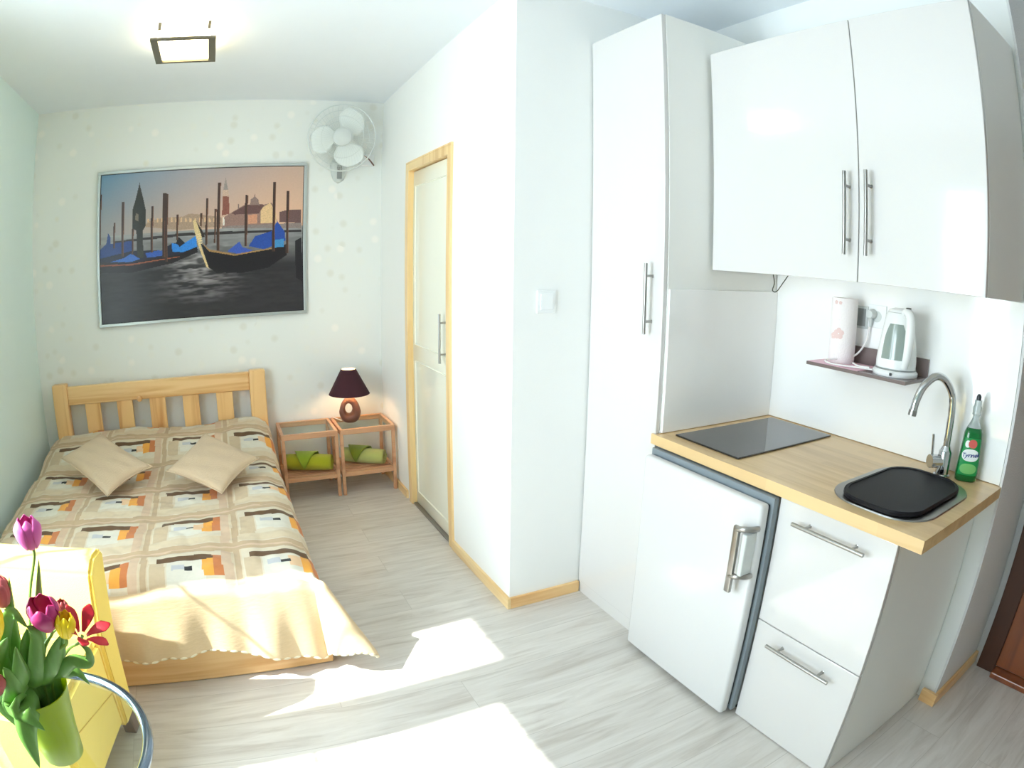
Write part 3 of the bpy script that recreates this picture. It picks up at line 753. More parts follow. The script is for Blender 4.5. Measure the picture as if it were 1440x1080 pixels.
    poly([(580, 560), (595, 525), (630, 560), (600, 582)], (30, 26, 34))
    poly([(155, 660), (330, 668), (600, 622), (690, 585), (700, 610), (560, 670), (330, 720), (155, 720)], (32, 26, 30))
    poly([(155, 676), (330, 672), (600, 632), (600, 637), (330, 680), (155, 684)], (150, 84, 60))
    # right gondola
    poly([(715, 560), (760, 600), (900, 625), (1100, 585), (1180, 560), (1180, 620), (1080, 690), (940, 720), (800, 722), (755, 690)], (28, 24, 28))
    poly([(860, 605), (925, 550), (940, 580), (1000, 598), (920, 618)], (60, 90, 180))
    poly([(975, 575), (1010, 520), (1100, 490), (1130, 435), (1170, 490), (1175, 540), (1060, 590)], (40, 76, 160))
    poly([(1110, 540), (1165, 530), (1165, 575), (1115, 580)], (66, 138, 190))
    poly([(718, 555), (762, 595), (900, 620), (1100, 582), (1100, 588), (900, 628), (760, 606)], (170, 130, 80))
    poly([(672, 440), (684, 432), (715, 490), (735, 525), (722, 530), (712, 560), (760, 700), (745, 690), (700, 570), (682, 500)], (216, 190, 140))
    poly([(690, 440), (722, 490), (738, 528), (722, 530), (712, 500)], (44, 34, 34))
    for k in range(5): poly([(690+k*4, 512+k*12), (716+k*2, 508+k*12), (717+k*2, 514+k*12), (691+k*4, 519+k*12)], (230, 206, 160))
    # lantern post
    poly([(338, 480), (336, 380), (350, 330), (368, 250), (372, 222), (378, 250), (395, 310), (412, 380), (410, 470), (395, 490), (400, 640), (365, 640), (360, 490)], (50, 50, 46))
    poly([(352, 430), (356, 395), (372, 400), (372, 440)], (120, 110, 96))
    # mooring poles
    for (x, y0, y1, w_) in ((284, 330, 630, 13), (236, 445, 585, 8), (448, 358, 612, 11), (514, 285, 640, 16), (528, 290, 662, 12), (588, 405, 545, 9), (748, 316, 572, 10), (812, 228, 602, 15), (718, 398, 470, 9), (794, 375, 560, 8), (962, 296, 575, 13), (1112, 220, 600, 14), (1186, 266, 608, 13), (155, 285, 600, 8), (340, 480, 620, 9)):
        poly([(x-w_/2-1, y0), (x+w_/2+2, y0), (x+w_/2-3, y1), (x-w_/2-3, y1)], (66, 46, 40))
        poly([(x+w_/2-2, y0), (x+w_/2+2, y0), (x+w_/2-3, y1), (x+w_/2-6, y1)], (110, 72, 56))
    poly([(1228, 540), (1262, 520), (1266, 760), (1230, 740)], (32, 28, 32))
    return np.clip(img, 0, 1)
def color_grid(name, nx, ny, fn, img, m, parent, faceidx=None):
    """regular grid mesh; img (nx,ny,3) linear colours per face"""
    co = np.empty(((nx+1), (ny+1), 3)); 
    for i in range(nx+1):
        for j in range(ny+1): co[i, j] = fn(i, j)
    off = ORG[parent.name] if parent else Vector((0, 0, 0))
    co -= np.array(off)
    me = bpy.data.meshes.new(name); V = co.reshape(-1, 3)
    I, J = np.meshgrid(np.arange(nx), np.arange(ny), indexing='ij'); a = (I*(ny+1)+J).ravel()
    F_ = np.stack([a, a+ny+1, a+ny+2, a+1], 1)
    me.vertices.add(len(V)); me.vertices.foreach_set('co', V.ravel())
    me.loops.add(F_.size); me.loops.foreach_set('vertex_index', F_.ravel().astype(np.int32))
    me.polygons.add(len(F_)); me.polygons.foreach_set('loop_start', np.arange(0, F_.size, 4, dtype=np.int32)); me.polygons.foreach_set('loop_total', np.full(len(F_), 4, np.int32))
    me.update(calc_edges=True)
    at_ = me.color_attributes.new('print', 'FLOAT_COLOR', 'CORNER')
    colr = np.ones((len(F_), 4, 4), np.float32); colr[:, :, :3] = img.reshape(-1, 1, 3)
    at_.data.foreach_set('color', colr.ravel()); me.materials.append(m)
    o = bpy.data.objects.new(name, me); C.objects.link(o)
    if parent: o.parent = parent
    ORG[o.name] = off
    return o
px0, px1, pz0, pz1 = -.862, .572, 1.178, 2.185
pic = thing('framed_picture', ((px0+px1)/2, YB, pz0), 'large framed print of moored gondolas and a tower above the bed', 'picture')
fb = MB(); t_ = .019
fb.box(px0, px1, YB-.028, YB-.001, pz1-t_, pz1, .002).box(px0, px1, YB-.028, YB-.001, pz0, pz0+t_, .002).box(px0, px0+t_, YB-.028, YB-.001, pz0+t_, pz1-t_, .002).box(px1-t_, px1, YB-.028, YB-.001, pz0+t_, pz1-t_, .002)
fb.build('frame', M['frame_silver'], pic)
a0, a1, b0, b1 = px0+t_+.004, px1-t_-.004, pz0+t_+.004, pz1-t_-.004
NX, NY = 360, 250
MB().box(px0+t_-.002, px1-t_+.002, YB-.018, YB-.002, pz0+t_-.002, pz1-t_+.002).build('backing', M['black_metal'], pic)
po = color_grid('print', NX, NY, lambda i, j: (a0+(a1-a0)*i/NX, YB-.0195, b1+(b0-b1)*j/NY), paint_picture(NX, NY), M['print'], pic)

# ------------------------------------------------------------ bed
bed = thing('bed', (-.48, 3.08, 0), 'pine double bed frame with slatted headboard against the wallpapered wall', 'bed')
HY0, HY1 = 4.085, 4.135
hbd = MB()
PL0, PL1, PR0, PR1 = -1.235, -1.125, .152, .262
MB().box(PL0, PL1, HY0-.012, HY1+.012, 0, .845, .012, 3).build('headboard_post', M['pine_z'], bed, smooth=True)
MB().box(PR0, PR1, HY0-.012, HY1+.012, 0, .835, .012, 3).build('headboard_post', M['pine_z'], bed, smooth=True)
MB().box(PL1, PR0, HY0, HY1-.01, .705, .825, .006).build('headboard_rail', M['pine'], bed)
MB().box(PL1, PR0, HY0, HY1-.01, .30, .42, .006).build('headboard_rail', M['pine'], bed)
for k in range(5):
    cx_ = PL1+.118+.057+k*.2318
    MB().box(cx_-.056, cx_+.056, HY0+.008, HY1-.018, .42, .706, .003).build('headboard_slat', M['pine_z'], bed)
MB().lathe([(0, 0), (.014, 0), (.019, .014), (.016, .028), (0, .033)], (-.606, HY0, .712), 20, axis=(0, -1, 0)).build('knob', M['pine'], bed, smooth=True)
MB().box(-1.235, .262, 2.045, 2.075, .003, .20, .006).build('footboard', M['pine'], bed)
for x in (-1.225, .222): MB().box(x, x+.028, 2.075, HY0-.012, .07, .20, .004).build('side_rail', M['pine_y'], bed)
for x in (-1.19, .15): MB().box(x, x+.06, 2.08, 2.14, 0, .19, .004).build('leg', M['pine_z'], bed)
for k in range(9): MB().box(-1.197, .222, 2.3+k*.19, 2.37+k*.19, .15, .168).build('bed_slat', M['pine'], bed)
tag(MB().box(-1.185, .205, 2.10, 4.06, .17, .385, .045, 5).build('mattress', M['mattress'], smooth=True), 'thick mattress under the patchwork bedspread on the pine bed', 'mattress')

# bedspread
S0, T0 = .235, 2.105
SL, SR, TH, TF = -1.245, S0+.34, 4.075, T0-.33
def Hz(x, y):
    h = .425+.085*ss(3.45, 3.95, y)-.10*ss(4.03, 4.10, y)*0
    h += .012*math.sin(x*7+.5)*math.sin(y*5)
    h -= .030*ss(S0-.10, S0, x)**2*1.0+.018*ss(-1.17, -1.25, x)
    h -= .022*ss(T0+.09, T0, y)**2
    # quilting channels along the sashes
    fy = ((y-3.10) % .385)/.385; fxx = ((x+.435) % .39)/.39
    h -= .007*(math.exp(-((min(fy, 1-fy))/.09)**2))+.004*math.exp(-((min(fxx, 1-fxx))/.08)**2)
    h += .009*noise.noise((x*9, y*9, .3))+.005*noise.noise((x*23, y*23, .9))
    return h
def spread_pt(s, t):
    a = max(0, s-S0); b = max(0, T0-t)*(.84+.16*ss(-.15, .2, s))
    x = min(s, S0); y = max(t, T0)
    z = Hz(x, y)
    if a == 0 and b == 0: return (x, y, z)
    Lh = math.hypot(a, b); ph = math.atan2(b, a)
    corner = math.sin(2*ph); Lh *= 1-.16*corner
    # outward share of the hanging length
    out = Lh*(.10+.16*math.sin(ph)**2+.44*corner**1.5)+.018*ss(0, .06, Lh)
    drop2 = max(0, Lh*Lh-out*out)
    fold = 0
    if b > a: fold = .016*math.sin(s*15+1.0)*ss(0, .30, b)+.010*math.sin(s*37+.5)*ss(.05, .3, b)
    else: fold = .012*math.sin(t*13)*ss(0, .3, a)+.006*math.sin(t*31)*ss(.05, .3, a)
    fold *= (1-.7*corner)
    out += fold
    dirx, diry = math.cos(ph), -math.sin(ph)
    zz = z-math.sqrt(drop2)
    fl = .012+.006*noise.noise((s*20, t*20, 2))
    if zz < fl: out += (fl-zz)*.5; zz = fl
    return (x+dirx*out, y+diry*out, zz)
GS = .0065
nx_, ny_ = int((SR-SL)/GS), int((TH-TF)/GS)
def sc_(c): return np.array([s2l(x) for x in c])
PAL = dict(tan=sc_((190, 164, 132)), cream=sc_((212, 194, 164)), white=sc_((218, 212, 196)), brown=sc_((98, 70, 42)), rust=sc_((196, 118, 66)), orange=sc_((236, 164, 66)),
           grey=sc_((190, 190, 192)), black=sc_((42, 42, 42)), blush=sc_((208, 180, 152)), plain=sc_((214, 190, 152)))
img = np.empty((nx_, ny_, 3)); rs_ = np.random.RandomState(5)
for i in range(nx_):
    s = SL+(SR-SL)*(i+.5)/nx_
    for j in range(ny_):
        t = TH+(TF-TH)*(j+.5)/ny_
        wob = .004*math.sin(t*9+s*4); ss_ = s+wob; tt = t+.004*math.sin(s*6+t*2)
        kx_ = math.floor((ss_+.375+.075)/.39); ky_ = math.floor((3.035+.12-tt)/.385)
        u = (ss_+.375)-.39*kx_; v = 3.035-tt-.385*ky_
        if t < T0-.015 or s > S0+.14: c = PAL['plain']
        elif -.115 < v < -.045: c = PAL['tan'] if not (-.085 < v < -.075) else PAL['blush']
        elif u < -.035 or u > .312: c = PAL['tan'] if abs(u+.055) < .014 else PAL['cream']
        elif -.008 <= v < .032 and 0 <= u < .235: c = PAL['brown']
        elif .235 <= u < .272 and -.005 <= v < .14: c = PAL['rust']
        elif .192 <= u < .235 and .026 <= v < .14: c = PAL['orange']
        elif .062 < u < .118 and .066 < v < .10: c = PAL['grey']
        elif .118 <= u < .152 and .080 < v < .102: c = PAL['black']
        elif .15 <= u < .192 and .05 < v < .12 and (kx_+ky_) % 2: c = PAL['orange']*.5+PAL['white']*.5
        elif -.03 < u < .035 and .03 < v < .2: c = PAL['tan']*.5+PAL['cream']*.5
        elif .272 <= u < .312: c = PAL['blush']
        elif .045 <= u < .2 and .035 < v < .17: c = PAL['white']
        elif v > .2: c = PAL['cream']
        else: c = PAL['cream']*.6+PAL['white']*.4
        img[i, j] = c*(.97+.06*((kx_*7+ky_*13) % 5)/5)
bs = thing('bedspread', (-.48, 3.08, .4), 'beige and orange patchwork bedspread hanging to the floor at the bed corner', 'bedspread')
so = color_grid('quilt', nx_, ny_, lambda i, j: spread_pt(SL+(SR-SL)*i/nx_, TH+(TF-TH)*j/ny_), img, M['quilt'], bs)
so.data.polygons.foreach_set('use_smooth', [True]*len(so.data.polygons))
sm = so.modifiers.new('solid', 'SOLIDIFY'); sm.thickness = .007; sm.offset = -1
# scalloped lace hem along the foot end
hp_ = []; hr_ = []
for i in range(400):
    s = SL+.03+(SR-.05-SL)*i/400
    p = Vector(spread_pt(s, TF+.001)); hp_.append(p+Vector((0, -.003, .001))); hr_.append(.002+.0045*abs(math.sin(i*.35)))
MB().tube(hp_, hr_, 8).build('lace_hem', M['hem'], bs, smooth=True)

# cushions
def cushion(cn, label, th=.085):
    Nr, Rr, Fr, Lr = [Vector(c) for c in cn]
    nrm = (Rr-Lr).cross(Fr-Nr).normalized()
    def P(u, v, s):
        # pinch the sides
        e = 4*u*(1-u); g_ = 4*v*(1-v)
        uu = u+(.5-u)*.10*g_*abs(2*u-1)**2; vv = v+(.5-v)*.10*e*abs(2*v-1)**2
        p = Nr*(1-uu)*(1-vv)+Rr*uu*(1-vv)+Fr*uu*vv+Lr*(1-uu)*vv
        h = (e*g_)**.38*th*.5
        wr_ = .004*noise.noise((u*6+s, v*6, label.count('e')))+.0025*math.sin(u*22+v*9)
        return p+nrm*(s*h+(wr_ if s > 0 else 0)*min(1, e*g_*3))
    b = MB(); b.grid(lambda u, v: P(u, v, 1), 28, 28); b.grid(lambda u, v: P(u, v, -1), 28, 28)
    bmesh.ops.remove_doubles(b.bm, verts=b.bm.verts, dist=.0008)
    o = b.build('cushion', M['cushion'], smooth='all'); tag(o, label, 'cushion', 'cushions on the bed'); 
    pip = []
    n = 24
    for k in range(n): pip.append(P(k/n, 0, 0))
    for k in range(n): pip.append(P(1, k/n, 0))
    for k in range(n): pip.append(P(1-k/n, 1, 0))
    for k in range(n): pip.append(P(0, 1-k/n, 0))
    MB().tube(pip, .004, 8, closed=True).build('piping', M['cushion'], o, smooth=True)
    return o
CU1 = [(-.68, 2.95, .475), (-.455, 3.19, .53), (-.81, 3.60, .625), (-1.03, 3.39, .56)]
CU2 = [(-.08, 2.84, .475), (.135, 3.19, .52), (-.155, 3.50, .60), (-.365, 3.09, .53)]
cushion(CU1, 'beige diamond-set cushion on the left side of the bedspread, nearer the left wall')
cushion(CU2, 'beige diamond-set cushion on the right side of the bedspread, nearer the nightstands')

# ------------------------------------------------------------ nightstands
def stand(x0, x1, y0, y1, label):
    t = thing('nightstand', ((x0+x1)/2, (y0+y1)/2, 0), label, 'nightstand', 'nightstands beside the bed')
    L_ = .022
    for (x, y) in ((x0, y0), (x1-L_, y0), (x0, y1-L_), (x1-L_, y1-L_)):
        MB().box(x, x+L_, y, y+L_, 0, .448, .003).build('leg', M['birch'], t)
    f_ = MB(); z0, z1 = .415, .450
    f_.box(x0+.001, x1-.001, y0-.004, y0+.022, z0, z1, .003).box(x0+.001, x1-.001, y1-.022, y1+.002, z0, z1, .003).box(x0-.002, x0+.02, y0+.02, y1-.02, z0, z1, .003).box(x1-.02, x1+.002, y0+.02, y1-.02, z0, z1, .003)
    f_.build('top_frame', M['birch'], t)
    MB().box(x0+.016, x1-.016, y0+.016, y1-.016, .444, .4485).build('glass_top', M['glass'], t)
    s_ = MB().box(x0+.022, x1-.022, y0+.0, y0+.02, .13, .155, .002).box(x0+.022, x1-.022, y1-.02, y1, .13, .155, .002).box(x0+.0, x0+.02, y0+.022, y1-.022, .13, .155, .002).box(x1-.02, x1, y0+.022, y1-.022, .13, .155, .002)
    s_.build('shelf_frame', M['birch'], t)
    r_ = MB(); n = 9
    for k in range(n):
        yy = y0+.03+(y1-y0-.06)*k/(n-1); r_.tube([(x0+.01, yy, .146), (x1-.01, yy, .146)], .0075, 10)
    r_.build('shelf_slats', M['birch'], t, smooth=True)
    return t
st = stand(.318, .690, 3.822, 4.168, 'pale wood nightstand without a lamp, right next to the bed')
copy_tree(st, (.386, 0, 0), 'pale wood nightstand in the corner carrying the table lamp')
NS2 = .704

# rolled towels
def towel_roll(c, length, r, ang, m1, m2, label, tri_u):
    t = thing('rolled_towel', (c[0], c[1], .154), label, 'towel')
    A = Matrix.Translation(c) @ Matrix.Rotation(ang, 4, 'Z')
    b = MB(); n = 60
    # spiral cross-section extruded along x
    pts = []
    for k in range(n*3+1):
        a = 2*PI*k/n; rr = r*(.30+.70*k/(n*3)); pts.append((rr*math.cos(a), rr*math.sin(a)*.88))
    def fn(u, v):
        k = int(round(u*(len(pts)-1))); y, z = pts[k]; x = (v-.5)*length
        return (x+.004*math.sin(a_*1.0) if False else x, y*(1-.10*abs(2*v-1)**4), z*(1-.10*abs(2*v-1)**4))
    b.grid(fn, len(pts)-1, 10)
    b.xf(A); o = b.build('roll', m1, t, smooth='all', solid=.006)
    # folded band with pointed end wrapped round the roll
    b = MB(); R2 = r+.007
    def f2(u, v):
        a = -.55+u*3.6; w_ = .085*(1-ss(.45, 1.0, 1-u)*0) ; half = .078*(min(1, .03+u*1.5)) ; x = tri_u+(v-.5)*2*half
        return (x, -R2*math.cos(a)*1.0, R2*math.sin(a)*.90)
    b.grid(f2, 30, 8); b.xf(A); b.build('folded_band', m2, t, smooth='all', solid=.006)
    return t
towel_roll((.505, 3.955, .2205), .315, .066, math.radians(-20), M['lime'], M['green'], 'lime green rolled towel with a pointed fold on the nightstand by the bed', -.02)
towel_roll((.892, 3.975, .2165), .29, .062, math.radians(-32), M['pale_lime'], M['olive'], 'pale green rolled towel with darker band on the corner nightstand', -.04)

# ------------------------------------------------------------ table lamp
lx, ly, lz = .812, 3.985, .4505
lp = thing('table_lamp', (lx, ly, lz), 'brown ceramic table lamp with oval hole and dark maroon shade', 'lamp')
def egg():
    # egg body with an oval hole, by boolean-free construction: thick ring swept round the hole, facing the camera side
    b = MB(); H = .178; 
    yaw = math.atan2(-ly, -lx)  # towards camera
    ux = Vector((math.sin(yaw+PI), -math.cos(yaw+PI), 0)).normalized(); ux = Vector((math.cos(yaw+PI/2), math.sin(yaw+PI/2), 0))
    if ux.x < 0: ux = -ux
    nv = Vector((math.cos(yaw), math.sin(yaw), 0))
    def outline(a):   # outer egg
        c, s = math.cos(a), math.sin(a)
        zz = .089+.089*s; ww = .070*(1-.20*s) if s > -.6 else .070*1.12
        x = ww*c
        if s < 0: x = .074*math.copysign(abs(c)**.75, c)
        return x, zz
    def hole(a): return -.008+.024*math.cos(a), .098+.036*math.sin(a)
    def depth(zz): return .050*math.sqrt(max(.05, 1-((zz-.075)/.115)**2))
    def fn(u, v):
        a = 2*PI*u; xo, zo = outline(a); xh, zh = hole(a)
        w_ = 2*PI*v; k = (1-math.cos(w_))/2     # 0 at the outer edge, 1 at the hole
        x = xo+(xh-xo)*k; z = zo+(zh-zo)*k; d = math.sin(w_)*depth(z)*(1.0)
        d = math.copysign(abs(math.sin(w_))**.6, math.sin(w_))*depth(z)
        p = Vector((lx, ly, lz))+ux*x+nv*d; p.z = lz+z; return p
    vs_ = [[b.bm.verts.new(fn(i/48, j/24)) for j in range(24)] for i in range(48)]
    for i in range(48):
        for j in range(24): b.bm.faces.new((vs_[i][j], vs_[(i+1) % 48][j], vs_[(i+1) % 48][(j+1) % 24], vs_[i][(j+1) % 24]))
    return b
egg().build('base', M['ceramic'], lp, smooth='all')
MB().lathe([(0, .172), (.018, .172), (.015, .19), (.013, .225), (0, .226)], (lx, ly, lz), 24).build('lamp_holder', M['dark'], lp, smooth=True)
MB().lathe([(.138, .196), (.050, .362), (.0485, .362), (.1365, .196), (.138, .196)], (lx, ly, lz), 56).build('lamp_shade', M['shade'], lp, smooth=True)
MB().lathe([(.1355, .1975), (.0478, .361)], (lx, ly, lz), 56).build('shade_lining', M['shade_in'], lp, smooth=True)
MB().lathe([(0, .226), (.012, .228), (.026, .255), (.028, .272), (.02, .292), (0, .30)], (lx, ly, lz), 24).build('bulb', M['bulb'], lp, smooth=True)
MB().tube(bez([(lx-.05, ly+.06, lz+.004), (lx-.10, ly+.16, lz+.006), (.697, YB-.010, .42), (.697, YB-.012, .30), (.697, YB-.012, .235)], 8), .0028, 8).build('cord', M['cord'], lp, smooth=True)
MB().box(.686, .708, YB-.021, YB-.004, .165, .235, .004).build('cord_switch', M['white_plastic'], lp)

# ------------------------------------------------------------ ceiling lamp
cl = thing('ceiling_lamp', (-.235, 2.98, CZ(2.98)), 'square ceiling lamp with lit glass in a brass-grey frame', 'ceiling lamp')
cx0, cx1, cy0, cy1, cz = -.392, -.078, 2.80, 3.165, 2.578
f_ = MB().box(cx0, cx0+.036, cy0, cy1, cz-.006, cz+.006, .001).box(cx1-.036, cx1, cy0, cy1, cz-.006, cz+.006, .001).box(cx0+.036, cx1-.036, cy0, cy0+.022, cz-.006, cz+.006, .001).box(cx0+.036, cx1-.036, cy1-.022, cy1, cz-.006, cz+.006, .001)
f_.build('frame', M['lamp_frame'], cl)
MB().box(cx0+.03, cx1-.03, cy0+.016, cy1-.016, cz+.0062, cz+.05, .006).build('diffuser', M['lampglass'], cl)
for x in (cx0+.03, cx1-.045): MB().box(x, x+.014, cy0+.02, cy0+.032, cz+.0062, CZ(cy0)-.001).build('bracket', M['lamp_frame'], cl)
MB().box(cx0+.06, cx1-.06, 2.9, 3.06, cz+.051, CZ(3.06)-.0005).build('ceiling_mount', M['white_plastic'], cl)

# ------------------------------------------------------------ wall fan
fc = Vector((.775, 4.02, 2.335))
fax = Vector((-.10, -1, -.10)).normalized()   # facing direction
fan = thing('wall_fan', (.79, YB, 2.05), 'white round wall fan with three blades in the corner beside the picture', 'fan')
FM = Matrix.Translation(fc) @ fax.to_track_quat('Z', 'Y').to_matrix().to_4x4()
FR = .226
b = MB()
for rr, zz in ((FR, 0), (FR*.985, .012), (FR*.62, .052), (FR*.30, .064)):
    b.tube([(rr*math.cos(2*PI*k/64), rr*math.sin(2*PI*k/64), zz) for k in range(64)], .0035 if rr > .2 else .0018, 8, closed=True)
for k in range(56):
    a = 2*PI*k/56; ca, sa = math.cos(a), math.sin(a)
    b.tube([(r_*math.cos(a+.35*(1-r_/FR)), r_*math.sin(a+.35*(1-r_/FR)), z_) for r_, z_ in ((.064, .064), (.10, .062), (.14, .055), (.18, .042), (.212, .022), (.225, .003))], .00085, 5, cap=False)
b.xf(FM).build('front_guard', M['cage'], fan, smooth=True)
b = MB()
for k in range(40):
    a = 2*PI*k/40
    b.tube([(r_*math.cos(a), r_*math.sin(a), z_) for r_, z_ in ((.05, -.055), (.12, -.053), (.19, -.038), (.222, -.012), (.225, 0))], .0009, 5, cap=False)
for rr, zz in ((.19, -.038), (.12, -.053)): b.tube([(rr*math.cos(2*PI*k/48), rr*math.sin(2*PI*k/48), zz) for k in range(48)], .0018, 6, closed=True)
b.xf(FM).build('rear_guard', M['cage'], fan, smooth=True)
MB().lathe([(0, .072), (.045, .070), (.060, .064), (.062, .058), (0, .056)], (0, 0, 0), 32).xf(FM).build('badge', M['light_grey'], fan, smooth=True)
def blade(a0_):
    def fn(u, v):
        r_ = .04+.168*v; w_ = .80*math.sin(PI*min(1, .18+.72*v))**.7*(1-.25*v**6); a = a0_+(u-.5)*2*w_*(1.05-.15*v)+.25*v
        return (r_*math.cos(a), r_*math.sin(a), .018*(u-.5)*2*.9)
    return MB().grid(fn, 12, 14)
hub = MB().lathe([(0, .04), (.030, .038), (.045, .028), (.047, -.015), (0, -.018)], (0, 0, 0), 28).xf(FM).build('hub', M['light_grey'], fan, smooth=True)
for ang in (50, 175, 285): blade(math.radians(ang)).xf(FM).build('blade', M['blade'], hub, smooth='all', solid=.002)
MB().lathe([(0, -.057), (.055, -.058), (.062, -.07), (.058, -.10), (.04, -.125), (0, -.13)], (0, 0, 0), 32).xf(FM).build('motor_housing', M['light_grey'], fan, smooth=True)
MB().tube([(.785, 4.13, 2.33), (.79, 4.155, 2.25), (.79, 4.16, 2.17)], [.026, .024, .026], 16).build('neck', M['light_grey'], fan, smooth=True)
mb_ = MB()
def mfn(u, v):
    a = PI*u; s_ = math.sin(PI*(.08+.42*(1-v)) ) ; z = 2.05+.14*v; k = math.sqrt(max(0, 1-(1-v)**2.2))*.97+.03
    return (.79+.056*k*math.cos(a), YB-.002-.05*k*math.sin(a), z)
mb_.grid(mfn, 20, 12)
mo = mb_.build('wall_bracket', M['light_grey'], fan, smooth='all', solid=.003)
MB().box(.772, .806, YB-.060, YB-.050, 2.072, 2.165, .003).build('control_panel', M['grey_plastic'], mo)
MB().tube(bez([(.95, 4.10, 2.23), (.99, 4.13, 2.21), (1.03, 4.15, 2.17)], 6), [.003+.0002*i for i in range(13)], 8).build('pull_cord', M['chair_leg'], fan, smooth=True)
MB().box(.94, 1.035, YB-.026, YB-.004, 2.17, 2.25, .006).build('junction_box', M['white_plastic'], fan)

# ------------------------------------------------------------ armchair
AX0, AX1 = -1.145, -.535
ac = thing('armchair', ((AX0+AX1)/2, 1.55, 0), 'pale yellow upholstered armchair standing in front of the bed', 'armchair')
# side profile (y,z) extruded in x
def slab(prof, x0, x1, bev=.02):
    b = bmesh.new(); f = b.faces.new([b.verts.new((x0, y, z)) for y, z in prof])
    r = bmesh.ops.extrude_face_region(b, geom=[f])
    for v in [g for g in r['geom'] if isinstance(g, bmesh.types.BMVert)]: v.co.x = x1
    bmesh.ops.recalc_face_normals(b, faces=b.faces)
    bmesh.ops.bevel(b, geom=b.edges[:], offset=bev, segments=4, affect='EDGES')
    m_ = MB(); m_.merge(b); return m_
slab([(1.70, .08), (1.81, .08), (1.865, .38), (1.935, .645), (1.92, .668), (1.85, .668), (1.80, .63), (1.735, .43)], AX0, AX1, .011).build('backrest', M['yellow'], ac, smooth=True)
slab([(1.31, .10), (1.70, .10), (1.735, .43), (1.30, .43)], AX0+.004, AX1-.004, .02).build('seat', M['yellow'], ac, smooth=True)
for pts in ([(AX1+.001, 1.714, .10), (AX1+.001, 1.75, .42), (AX1+.0005, 1.805, .625)], [(AX1-.003, 1.33, .33), (AX1-.003, 1.69, .24)]):
    MB().tube(pts, .0018, 6).build('seam', M['yellow_seam'], ac)
for (x, y) in ((AX1-.055, 1.755), (AX0+.005, 1.755), (AX1-.055, 1.33), (AX0+.005, 1.33)):
    MB().box(x, x+.05, y, y+.05, 0, .082 if y > 1.5 else .102, .006).build('leg', M['chair_leg'], ac)

_p = Vector((AX1, 1.80, 0)); _r = Matrix.Rotation(math.radians(-13), 3, 'Z')
ac.location = _p+_r @ (ac.location-_p); ac.rotation_euler = (0, 0, math.radians(-13))

# ------------------------------------------------------------ round glass side table
tx, ty, tz, tr = -.590, 1.031, .60, .283
rtb = thing('side_table', (tx, ty, 0), 'round glass side table with chrome rim holding the tulip vase', 'table')
MB().tube([(tx+tr*math.cos(2*PI*k/80), ty+tr*math.sin(2*PI*k/80), tz) for k in range(80)], .0125, 14, closed=True).build('rim', M['dark_steel'], rtb, smooth=True)
MB().lathe([(0, -.004), (tr-.008, -.004), (tr-.008, .003), (0, .003)], (tx, ty, tz), 64).build('glass_top', M['glass'], rtb)
for deg in (-22, 165, 262):
    a = math.radians(deg); c_, s_ = math.cos(a), math.sin(a); r0 = tr-.006
    pts = [(tx+q*c_, ty+q*s_, z) for q, z in ((r0, tz-.009), (r0*.93, tz-.12), (r0*.80, .30), (r0*.97, .006))]
    MB().tube(bez(pts, 8), .0085, 10).build('leg', M['black_metal'], rtb, smooth=True)

# ------------------------------------------------------------ vase
vx, vy, vz = -.507, 1.010, .6035
va = thing('vase', (vx, vy, vz), 'lime green tapered vase full of tulips on the round side table', 'vase')
MB().lathe([(0, 0), (.046, 0), (.049, .003), (.058, .07), (.070, .14), (.078, .178), (.0765, .179), (.068, .14), (.056, .07), (.046, .008), (0, .008)], (vx, vy, vz), 56).build('pot', M['vase'], va, smooth=True)

# ------------------------------------------------------------ tulips
def petal_mesh(b, base, ax, R, Hh, open_, k, off):
    q = ax.to_track_quat('Z', 'Y').to_matrix()
    a0_ = 2*PI*k/6+off; inner = (k % 2)*.9
    def fn(u, v):
        s_ = (u-.5)*2
        prof_ = (math.sin(PI*min(1, (.12+.56*v)))**.7)*(1-.30*ss(.72, 1, v)*(1-open_))
        r_ = R*prof_*(1-.10*inner)+open_*R*1.9*v*v
        wid = .80*(math.sin(PI*(.10+.80*v**1.2)))**.45*(1-.55*ss(.82, 1, v))*(1-.2*open_)
        a = a0_+s_*wid*(1 if open_ < .3 else .72-.25*v)
        cup = r_*(1-.04*s_*s_)
        z = Hh*(v-.05*s_*s_*v)*(1-.35*open_*v)
        return base+q @ Vector((cup*math.cos(a), cup*math.sin(a), z))
    b.grid(fn, 8, 10)
def leaf_mesh(pts, width, twist=0):
    c = bez(pts, 8); n = len(c); b = MB()
    side0 = None; rows = []
    for i, p in enumerate(c):
        t0 = i/n
        d = (c[min(i+1, n-1)]-c[max(i-1, 0)]).normalized()
        s_ = d.cross(Vector((.42+.5*math.sin(twist*3+t0*2), -.88, .25+.3*math.cos(twist*5)))).normalized()
        if side0 is not None and s_.dot(side0) < 0: s_ = -s_
        side0 = s_; t = i/(n-1); w_ = width*(math.sin(PI*(t*.88+.12)**.8)**.8)*(1 if t < .98 else .2)
        nn = d.cross(s_)
        rows.append([p+s_*w_*k+nn*w_*.35*abs(k)**1.5 for k in (-1, -.5, 0, .5, 1)])
    vs_ = [[b.bm.verts.new(q) for q in r] for r in rows]
    for r0, r1 in zip(vs_, vs_[1:]):
        for k in range(4): b.bm.faces.new((r0[k], r0[k+1], r1[k+1], r1[k]))
    return b
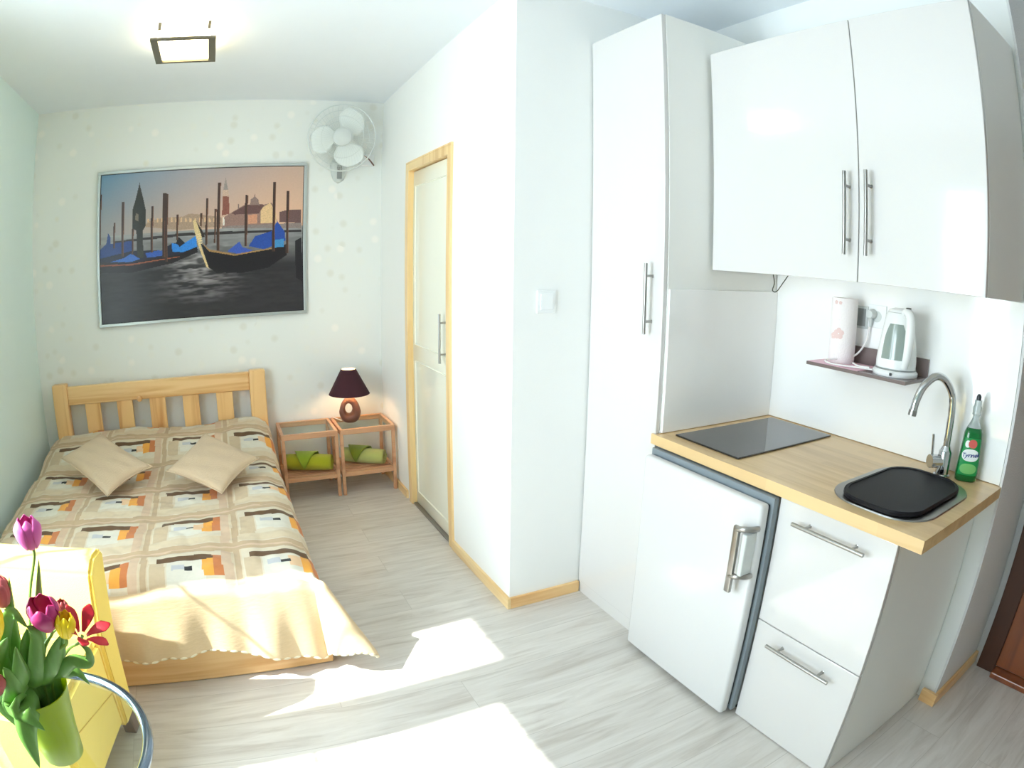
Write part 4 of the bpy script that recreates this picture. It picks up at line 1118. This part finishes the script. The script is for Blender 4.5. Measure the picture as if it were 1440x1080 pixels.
def tulip(base_off, head, R, Hh, open_, m, label, tilt=(0, 0, 1), leaves=()):
    V0 = Vector((vx, vy, vz))
    b0 = V0+Vector((base_off[0]*.35, base_off[1]*.35, .012)); r1 = V0+Vector((base_off[0], base_off[1], .178))
    hd_ = Vector(head); ax = Vector(tilt).normalized()
    t = thing('tulip', tuple(b0), label, 'flower', 'tulips in the lime vase')
    pts = bez([b0, r1, r1*.45+hd_*.55+Vector((0, 0, .015)), hd_-ax*.02, hd_], 8)
    MB().tube(pts, .0034, 8).build('stem', M['stem'], t, smooth=True)
    b = MB()
    for k in range(6): petal_mesh(b, hd_, ax, R, Hh, open_, k, .4)
    bl = b.build('bloom', m, t, smooth='all', solid=.0012)
    for (lp_, wd, tw) in leaves:
        leaf_mesh([r1*.5+b0*.5]+[r1]+[Vector(q) for q in lp_], wd, tw).build('leaf', M['leaf'], t, smooth='all', solid=.0012)
    return t

tulip((.0, .03), (-.412, 1.03, 1.072), .0285, .056, 0, M['pink'], 'tall closed pink tulip, topmost of the bouquet', (.02, 0, 1), leaves=[([(-.455, 1.02, .87), (-.425, 1.01, .96), (-.392, 1.0, 1.062)], .017, .2)])
tulip((.03, -.01), (-.404, .975, .942), .033, .062, .03, M['magenta'], 'round magenta tulip in the middle of the bouquet', (.05, -.28, 1), leaves=[([(-.470, .985, .84), (-.462, .97, .90), (-.448, .965, .945)], .030, 0), ([(-.50, .98, .84), (-.478, .97, .95), (-.452, .97, 1.045)], .020, .3)])
tulip((.045, .0), (-.372, .965, .926), .021, .050, 0, M['yellow_petal'], 'small yellow tulip between the magenta and red ones', (.30, -.1, 1), leaves=[([(-.435, .98, .83), (-.400, .975, .89), (-.376, .97, .93)], .028, .1)])
tulip((.05, .015), (-.345, .985, .912), .021, .050, .9, M['red'], 'wide open dark red tulip at the right of the bouquet', (.60, -.25, .9), leaves=[([(-.425, .99, .82), (-.385, .985, .855), (-.352, .99, .850), (-.345, .99, .875), (-.36, .99, .895)], .015, 0), ([(-.43, 1.0, .815), (-.39, 1.0, .822), (-.372, 1.0, .79)], .015, .2)])
tulip((-.035, .0), (-.478, .965, .995), .026, .052, .03, M['dusky'], 'dusky red tulip at the upper left edge of the bouquet', (-.15, 0, 1), leaves=[([(-.52, .97, .84), (-.50, .95, .93), (-.462, .95, .985), (-.438, .95, .955)], .024, .2), ([(-.50, .95, .82), (-.48, .93, .87), (-.47, .93, .93)], .034, .1)])
tulip((-.04, -.02), (-.500, .90, .965), .036, .066, .03, M['yellow_petal'], 'large yellow tulip at the left edge of the bouquet', (.15, -.1, 1), leaves=[([(-.53, .95, .83), (-.515, .93, .90), (-.475, .92, .955)], .036, 0), ([(-.52, .94, .80), (-.50, .92, .85), (-.505, .91, .90)], .038, .4)])
tulip((.01, .04), (-.395, 1.055, .920), .013, .030, 0, M['dusky'], 'small brownish tulip bud behind the yellow one', (.1, 0, 1), leaves=[([(-.49, .98, .80), (-.46, .96, .85), (-.43, .96, .93), (-.44, .95, .96)], .026, -.2)])
tulip((-.06, -.03), (-.525, .92, .865), .020, .045, .1, M['dusky'], 'small drooping dusky pink tulip low at the left edge', (-.2, -.9, .3), leaves=[([(-.52, .93, .80), (-.50, .90, .80), (-.47, .90, .76)], .030, .5), ([(-.54, .96, .83), (-.535, .93, .90), (-.53, .92, .95)], .036, .2), ([(-.50, .93, .80), (-.505, .89, .76), (-.515, .88, .68)], .036, .3)])
